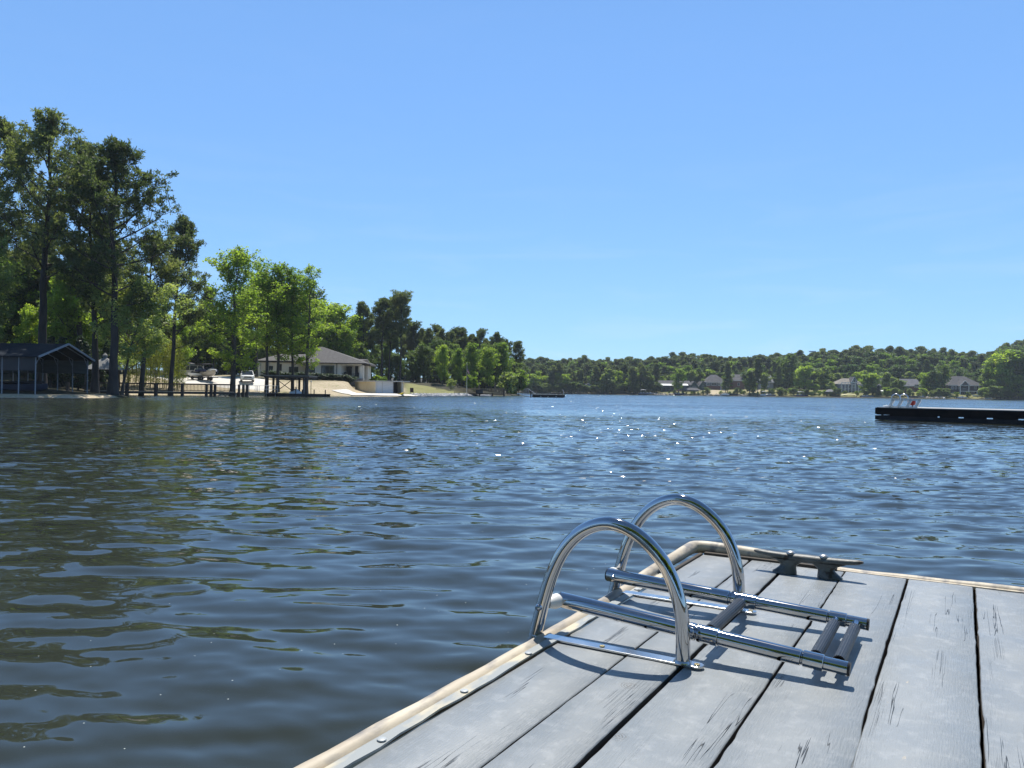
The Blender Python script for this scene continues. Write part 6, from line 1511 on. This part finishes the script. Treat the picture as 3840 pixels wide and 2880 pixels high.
# body of the wood on the far slope: one mass of crowns
def far_wood():
    mk = lambda seed, H, kind, R, t0, sh, lf: gen_tree(seed, H, kind, R, t0, .26, 20, 5, lf, shape=sh)
    PW = [mk(201, 20, 'pine', 3.8, .40, 'dome', ('leaf', .52, 6, 1.0)), mk(202, 20, 'pine', 3.4, .30, 'oval', ('leaf', .52, 6, 1.0)), mk(203, 20, 'pine', 4.2, .50, 'umbrella', ('leaf', .52, 6, 1.0))]
    BW = [mk(211, 14, 'broad', 4.6, .10, 'oval', ('leaf', .50, 6, 1.3)), mk(212, 14, 'broad', 5.2, .08, 'dome', ('leaf', .50, 6, 1.3)), mk(213, 14, 'broad', 4.2, .10, 'oval', ('leaf', .50, 6, 1.3))]
    VV, FF, MI = [], [], []; n0 = 0
    def add(model, mi, px, Y, top, Hm, wm):
        nonlocal n0
        x = gx(px, Y, 1400); g = gh(x, Y); s = (gz(px, top, Y) - g) / Hm; q = s * rngT.uniform(.9, 1.2) * wm; a = rngT.rand() * 6.28; c_, s_ = math.cos(a), math.sin(a)
        for V, Fq, m_ in ((model[0], model[1], 0), (model[2], model[3], mi)):
            W_ = np.stack([(V[:, 0] * c_ - V[:, 1] * s_) * q + x, (V[:, 0] * s_ + V[:, 1] * c_) * q + Y, V[:, 2] * s + g - .2], 1)
            VV.append(W_); FF.append(Fq + n0); MI.append(np.full(len(Fq), m_)); n0 += len(V)
    for (Y0, dy, t0, t1, step, pl, pr) in ((500, 12, 3, 20, 9.0, .75, .35), (480, 10, 22, 44, 9.5, .60, .22), (462, 8, 44, 72, 10.5, .42, .12)):
        px = 1952
        while px < 3900:
            k = rngT.randint(3)
            if rngT.rand() < (pl if px < 2900 else pr): add(PW[k], 1, px, Y0 + rngT.uniform(-dy, dy), sky(px) + rngT.uniform(t0, t1) - 4, 20, 1.1)
            else: add(BW[k], 2 + rngT.randint(3), px, Y0 + rngT.uniform(-dy, dy), sky(px) + rngT.uniform(t0, t1) + 6, 14, 1.0)
            px += step * rngT.uniform(.7, 1.3)
    me = fast_mesh('far_wood', np.concatenate(VV), np.concatenate(FF), [pine_bark, pine_leaf, mid_leaf, spring_leaf, mid_leaf], np.concatenate(MI))
    o = bpy.data.objects.new('far_wood', me); COL.objects.link(o); tag(o, kind='stuff')
far_wood()
# scattered trees and bushes on the bank between the houses
for k, px in enumerate(np.arange(2468, 3700, 15.5)):
    p = px + rngT.uniform(-6, 6); Y = np.interp(p, [2400, 2700, 3000, 3400, 3840], [421, 414, 408, 401, 392]) + rngT.uniform(1, 6)
    if any(a < p < b for a, b in ((2470, 2530), (2640, 2715), (3150, 3235), (3560, 3690))) and k % 3: continue
    fplace(FB, 14, 'leafy_shrub', p, Y, rngT.uniform(1452, 1472), int(px), 'low bush on the far bank', 'shrub', 'low bushes along the far bank', wmul=1.6)
for k, px in enumerate(np.arange(2480, 3700, 23)):
    p = px + rngT.uniform(-9, 9); Y = 450 + rngT.uniform(-4, 8)
    fplace(FB, 14, 'leafy_tree', p, Y, rngT.uniform(1392, 1425), int(px), 'small leafy tree just behind the far houses', 'tree', 'small leafy trees just behind the far houses', wmul=1.2)
# water-edge wood left of the houses
px = 1958; i = 0
while px < 2465:
    if not 2188 < px < 2226:
        Y = 434 + rngT.uniform(-5, 8)
        if i % 3: fplace(FP[1:2] + FP[:1], 20, 'pine_tree', px, Y, rngT.uniform(1362, 1395), i, 'one of the pines along the water edge left of the far houses', 'pine tree', 'water-edge pines left of the far houses')
        else: fplace(FB[:3], 14, 'leafy_tree', px, Y, rngT.uniform(1388, 1425), i, 'one of the leafy trees along the water edge left of the far houses', 'tree', 'water-edge leafy trees left of the far houses')
    i += 1; px += rngT.uniform(8, 15)
for px in np.arange(1960, 2470, 9): fplace(FB[1:3], 14, 'leafy_shrub', px + rngT.uniform(-5, 5), 428 + rngT.uniform(-2, 3), rngT.uniform(1432, 1458), int(px), 'low bush at the water edge left of the far houses', 'shrub', 'water-edge bushes left of the far houses', wmul=1.7)
for px in np.arange(3700, 3900, 14): fplace(FB[1:3], 14, 'leafy_shrub', px + rngT.uniform(-5, 5), 396 + rngT.uniform(-2, 3), rngT.uniform(1445, 1470), int(px), 'low bush at the water edge at the far right', 'shrub', 'water-edge bushes at the far right', wmul=1.7)
special = [
 (2280, 430, 1385, 'pale', 'yellow-green broad tree at the water edge beyond the swim float'), (2235, 430, 1432, 'pale', 'low pale tree beside the small pale house'), (2175, 431, 1430, 'pale', 'low pale tree left of the small pale house'),
 (2000, 427, 1405, 'b', 'green tree at the water edge behind the gangway'), (2428, 431, 1395, 'b', 'green broad tree left of the white-awninged house'), (2545, 428, 1385, 'b', 'bright green tree between the two white awnings'),
 (2580, 452, 1374, 'b', 'green tree above the green gabled houses'), (2618, 455, 1382, 'b', 'rounded green tree above the right green gable'), (2660, 456, 1388, 'b', 'yellow-green tree left of the tall dark hipped roof'),
 (2730, 428, 1362, 'p', 'tall pine standing in front of the brick wing'), (2722, 427, 1410, 'b', 'bushy green tree at the foot of the tall pine by the brick wing'), (2812, 418, 1392, 'b', 'large dark green tree at the water edge right of the brick wing'), (2826, 424, 1385, 'b', 'large green tree left of the grey roofed house'), (2842, 412, 1345, 'p', 'thin straight pine right of the brick wing'),
 (2868, 426, 1404, 'pale', 'pale green tree in front of the grey roofed house'), (2922, 420, 1372, 'p', 'dark pine right of the grey roofed house'), (2960, 440, 1330, 'b', 'big green tree rising above the grassy bank'), (3020, 424, 1376, 'b', 'large yellow-green tree with two trunks above the white-canopied boat'), (3000, 430, 1385, 'b', 'green tree merging with the large yellow-green tree'),
 (3090, 425, 1378, 'b', 'tall green tree between the boat docks and the blue-grey house'), (3120, 415, 1434, 'pale', 'low yellow-green tree left of the blue-grey house'), (3060, 418, 1440, 'b', 'low bush left of the pyramid-roofed shelter'), (2985, 420, 1448, 'b', 'low bush behind the white-canopied boat'),
 (3248, 411, 1406, 'b', 'bright green tree covering the right end of the blue-grey house'), (3272, 410, 1402, 'b', 'bright green tree right of the blue-grey house'), (3295, 408, 1440, 'c', 'dark conical evergreen beside the white-roofed boathouse'), (3322, 418, 1398, 'b', 'tall green tree behind the white-roofed boathouse'), (3352, 412, 1418, 'pale', 'pale rounded tree left of the brick house'), (3380, 409, 1426, 'b', 'dark rounded tree partly in front of the brick house'), (3410, 404, 1458, 'pale', 'low pale bush in front of the brick house'),
 (3470, 414, 1400, 'b', 'green tree right of the brick house'), (3500, 412, 1392, 'b', 'large green tree between the brick house and the brown house'), (3535, 414, 1370, 'b', 'tall dark green tree left of the brown house'), (3475, 440, 1350, 'p', 'dark pine above the brick house'), (3700, 412, 1395, 'b', 'green tree at the right corner of the brown house'), (3725, 408, 1360, 'b', 'tall green tree right of the brown house'), (3760, 404, 1330, 'b', 'very tall green tree near the right edge'), (3800, 402, 1318, 'b', 'tallest green tree at the right edge'), (3835, 400, 1325, 'b', 'green tree cut by the right edge'), (3780, 398, 1400, 'b', 'lower dark tree at the water edge near the right edge'), (3745, 400, 1420, 'b', 'bushy tree at the water edge right of the sandy patch'), (3820, 396, 1410, 'b', 'dark bushy tree at the water edge at the right edge')]
for k, (px, Y, top, kd, lab) in enumerate(special):
    mods, Hm, nm, ct = {'b': (FB[:3], 14, 'leafy_tree', 'tree'), 'pale': (FB[3:], 14, 'pale_tree', 'tree'), 'p': (FP[1:2], 20, 'pine_tree', 'pine tree'), 'c': (CMs, 12, 'evergreen_tree', 'evergreen tree')}[kd]
    if nm == 'leafy_tree' and ('bright' in lab or 'yellow' in lab or (px > 3690 and k % 2)): mods = FB[:1]
    fplace(mods, Hm, nm, px, Y, top, k, lab, ct, None, wmul=1.15 if kd != 'p' else .8)
# lookout mast above the trees
Y = 545; x = gx(3045, Y); g = gh(x, Y); D = thing('mast', 'thin mast with a flat top poking above the far treeline', 'mast', (x, Y, g)); zt = gz(3045, 1318, Y) - g
MB().tube([(0, 0, 0), (0, 0, zt)], .35, 6).build('pole', galv, D); MB().box((0, 0, zt), (4.4, 2, .7)).build('head', galv, D)

# ------------------------------------------------------------ bank behind the photographer (seen only in reflections)
for k, (x, y, s) in enumerate(((-14, -16, 1.0), (-6, -14, 1.1), (1, -15, 1.0), (8, -14, 1.1), (15, -15, 1.1), (-24, -21, 1.1), (24, -16, 1.1), (-2, -23, 1.5), (8, -23, 1.6), (18, -24, 1.4))):
    put_far('leafy_tree', BM[k % 4], 'leafy tree on the bank behind the dock', 'tree', (x, y, gh(x, y) - .1), 'trees on the bank behind the dock', k * 1.1, (s * 1.2, s * 1.2, s))
# ------------------------------------------------------------ thin summer haze over the lake
def haze():
    m = bpy.data.materials.new('haze_air'); m.use_nodes = True; nt = m.node_tree; nt.nodes.clear()
    o = nt.nodes.new('ShaderNodeOutputMaterial'); v = nt.nodes.new('ShaderNodeVolumePrincipled'); v.inputs['Color'].default_value = (.80, .90, 1.0, 1); v.inputs['Density'].default_value = .00014; v.inputs['Anisotropy'].default_value = .2
    nt.links.new(v.outputs[0], o.inputs['Volume'])
    b = MB().box((60, 270, 24), (900, 640, 64)).build('haze', m); tag(b, kind='stuff')
haze()
# ------------------------------------------------------------ give every repeated tree its own label by landmark and order
def relabel():
    marks_far = [(1990, 'left of the swim float'), (2120, 'straight above the swim float'), (2240, 'above the small pale house'), (2350, 'midway to the white-awninged house'), (2460, 'just left of the white-awninged house'), (2590, 'above the white-awninged house'),
                 (2650, 'above the green gables'), (2735, 'above the tall hipped roof'), (2800, 'above the brick wing'), (2930, 'above the grey roofed house'), (3040, 'left of the mast'), (3135, 'between mast and blue-grey house'),
                 (3245, 'above the blue-grey house'), (3350, 'above the white-roofed boathouse'), (3460, 'above the brick house'), (3555, 'left of the brown house'), (3690, 'above the brown house'), (9999, 'right of the brown house')]
    marks_pt = [(1420, 'behind the boat shed'), (1530, 'right of the boat shed'), (1620, 'above the lawn chair'), (1720, 'left of the flagpole'), (1790, 'behind the flagpole'), (1900, 'behind the lakeside deck'), (9999, 'at the tip of the point')]
    marks_left = [(-9, 'outside the left edge'), (130, 'above the left half of the shelter roof'), (250, 'above the shelter roof ridge'), (350, 'between shelter and gazebo'), (450, 'above the gazebo'), (560, 'above the boardwalk'), (680, 'above the bamboo'),
                  (820, 'behind the ski boat'), (960, 'behind the white car'), (1090, 'behind the left house wing'), (1250, 'behind the main house roof'), (9999, 'behind the house porch')]
    desc = {'pines in the wood behind the boat shelter': ('dark wood pines', marks_left), 'leafy trees in the wood behind the boat shelter': ('leafy wood trees', marks_left), 'dark evergreens under the pines': ('low dark evergreens', marks_left),
            'leafy trees behind the cream house': ('sunlit trees', marks_left), 'evergreens behind the driveway': ('evergreens', marks_left), 'thicket behind the driveway': ('thicket trees', marks_left), 'hedge row in front of the cream house': ('hedge shrubs', None), 'bamboo stand behind the boardwalk': ('bamboo clumps', None),
            'pines on the wooded point': ('skyline pines', marks_pt), 'leafy trees on the wooded point': ('leafy trees', marks_pt), 'bright trees behind the flagpole': ('bright green trees', marks_pt), 'low trees at the foot of the wooded point': ('low dark trees', marks_pt), 'pale shrubs on the point': ('pale shrubs', marks_pt),
            'pines on the skyline of the far hill': ('far skyline pines', marks_far), 'pines in the body of the far wood': ('mid-slope pines', marks_far), 'leafy trees in the body of the far wood': ('mid-slope leafy trees', marks_far), 'pines low on the far slope': ('low-slope pines', marks_far),
            'leafy trees low on the far slope': ('low-slope leafy trees', marks_far), 'water-edge pines left of the far houses': ('water-edge pines', marks_far), 'water-edge leafy trees left of the far houses': ('water-edge leafy trees', marks_far),
            'low bushes along the far bank': ('low bank bushes', marks_far), 'small leafy trees just behind the far houses': ('small trees behind the far houses', marks_far),
            'water-edge bushes left of the far houses': ('water-edge bushes', marks_far), 'water-edge bushes at the far right': ('water-edge bushes', None), 'trees on the bank behind the dock': ('trees on the bank behind the near dock', None)}
    where0 = {'hedge row in front of the cream house': 'below the cream house', 'bamboo stand behind the boardwalk': 'behind the boardwalk', 'water-edge bushes at the far right': 'right of the brown house', 'trees on the bank behind the dock': ''}
    ordn = ['first', 'second', 'third', 'fourth', 'fifth', 'sixth', 'seventh', 'eighth', 'ninth', 'tenth', 'eleventh', 'twelfth', 'thirteenth', 'fourteenth', 'fifteenth', 'sixteenth', 'seventeenth', 'eighteenth', 'nineteenth', 'twentieth', 'twenty-first', 'twenty-second', 'twenty-third', 'twenty-fourth', 'twenty-fifth', 'twenty-sixth']
    buckets = {}
    for o in SC.objects:
        if o.parent is None and o.get('group') in desc:
            g = o['group']; px = 1920 + F * o.location.x / max(o.location.y, 1) if o.location.y > 0 else o.location.x
            nm, marks = desc[g]; wh = where0.get(g, '')
            if marks: wh = next(t for lim, t in marks if px < lim)
            buckets.setdefault((g, nm, wh), []).append((px, o))
    for (g, nm, wh), L_ in buckets.items():
        L_.sort(key=lambda t: t[0])
        for i, (px, o) in enumerate(L_):
            if len(L_) == 1: o['label'] = f'only one of the {nm} {wh}'.strip()
            else: o['label'] = f'{ordn[min(i, 25)]} from left of the {nm} {wh}'.strip()
relabel()
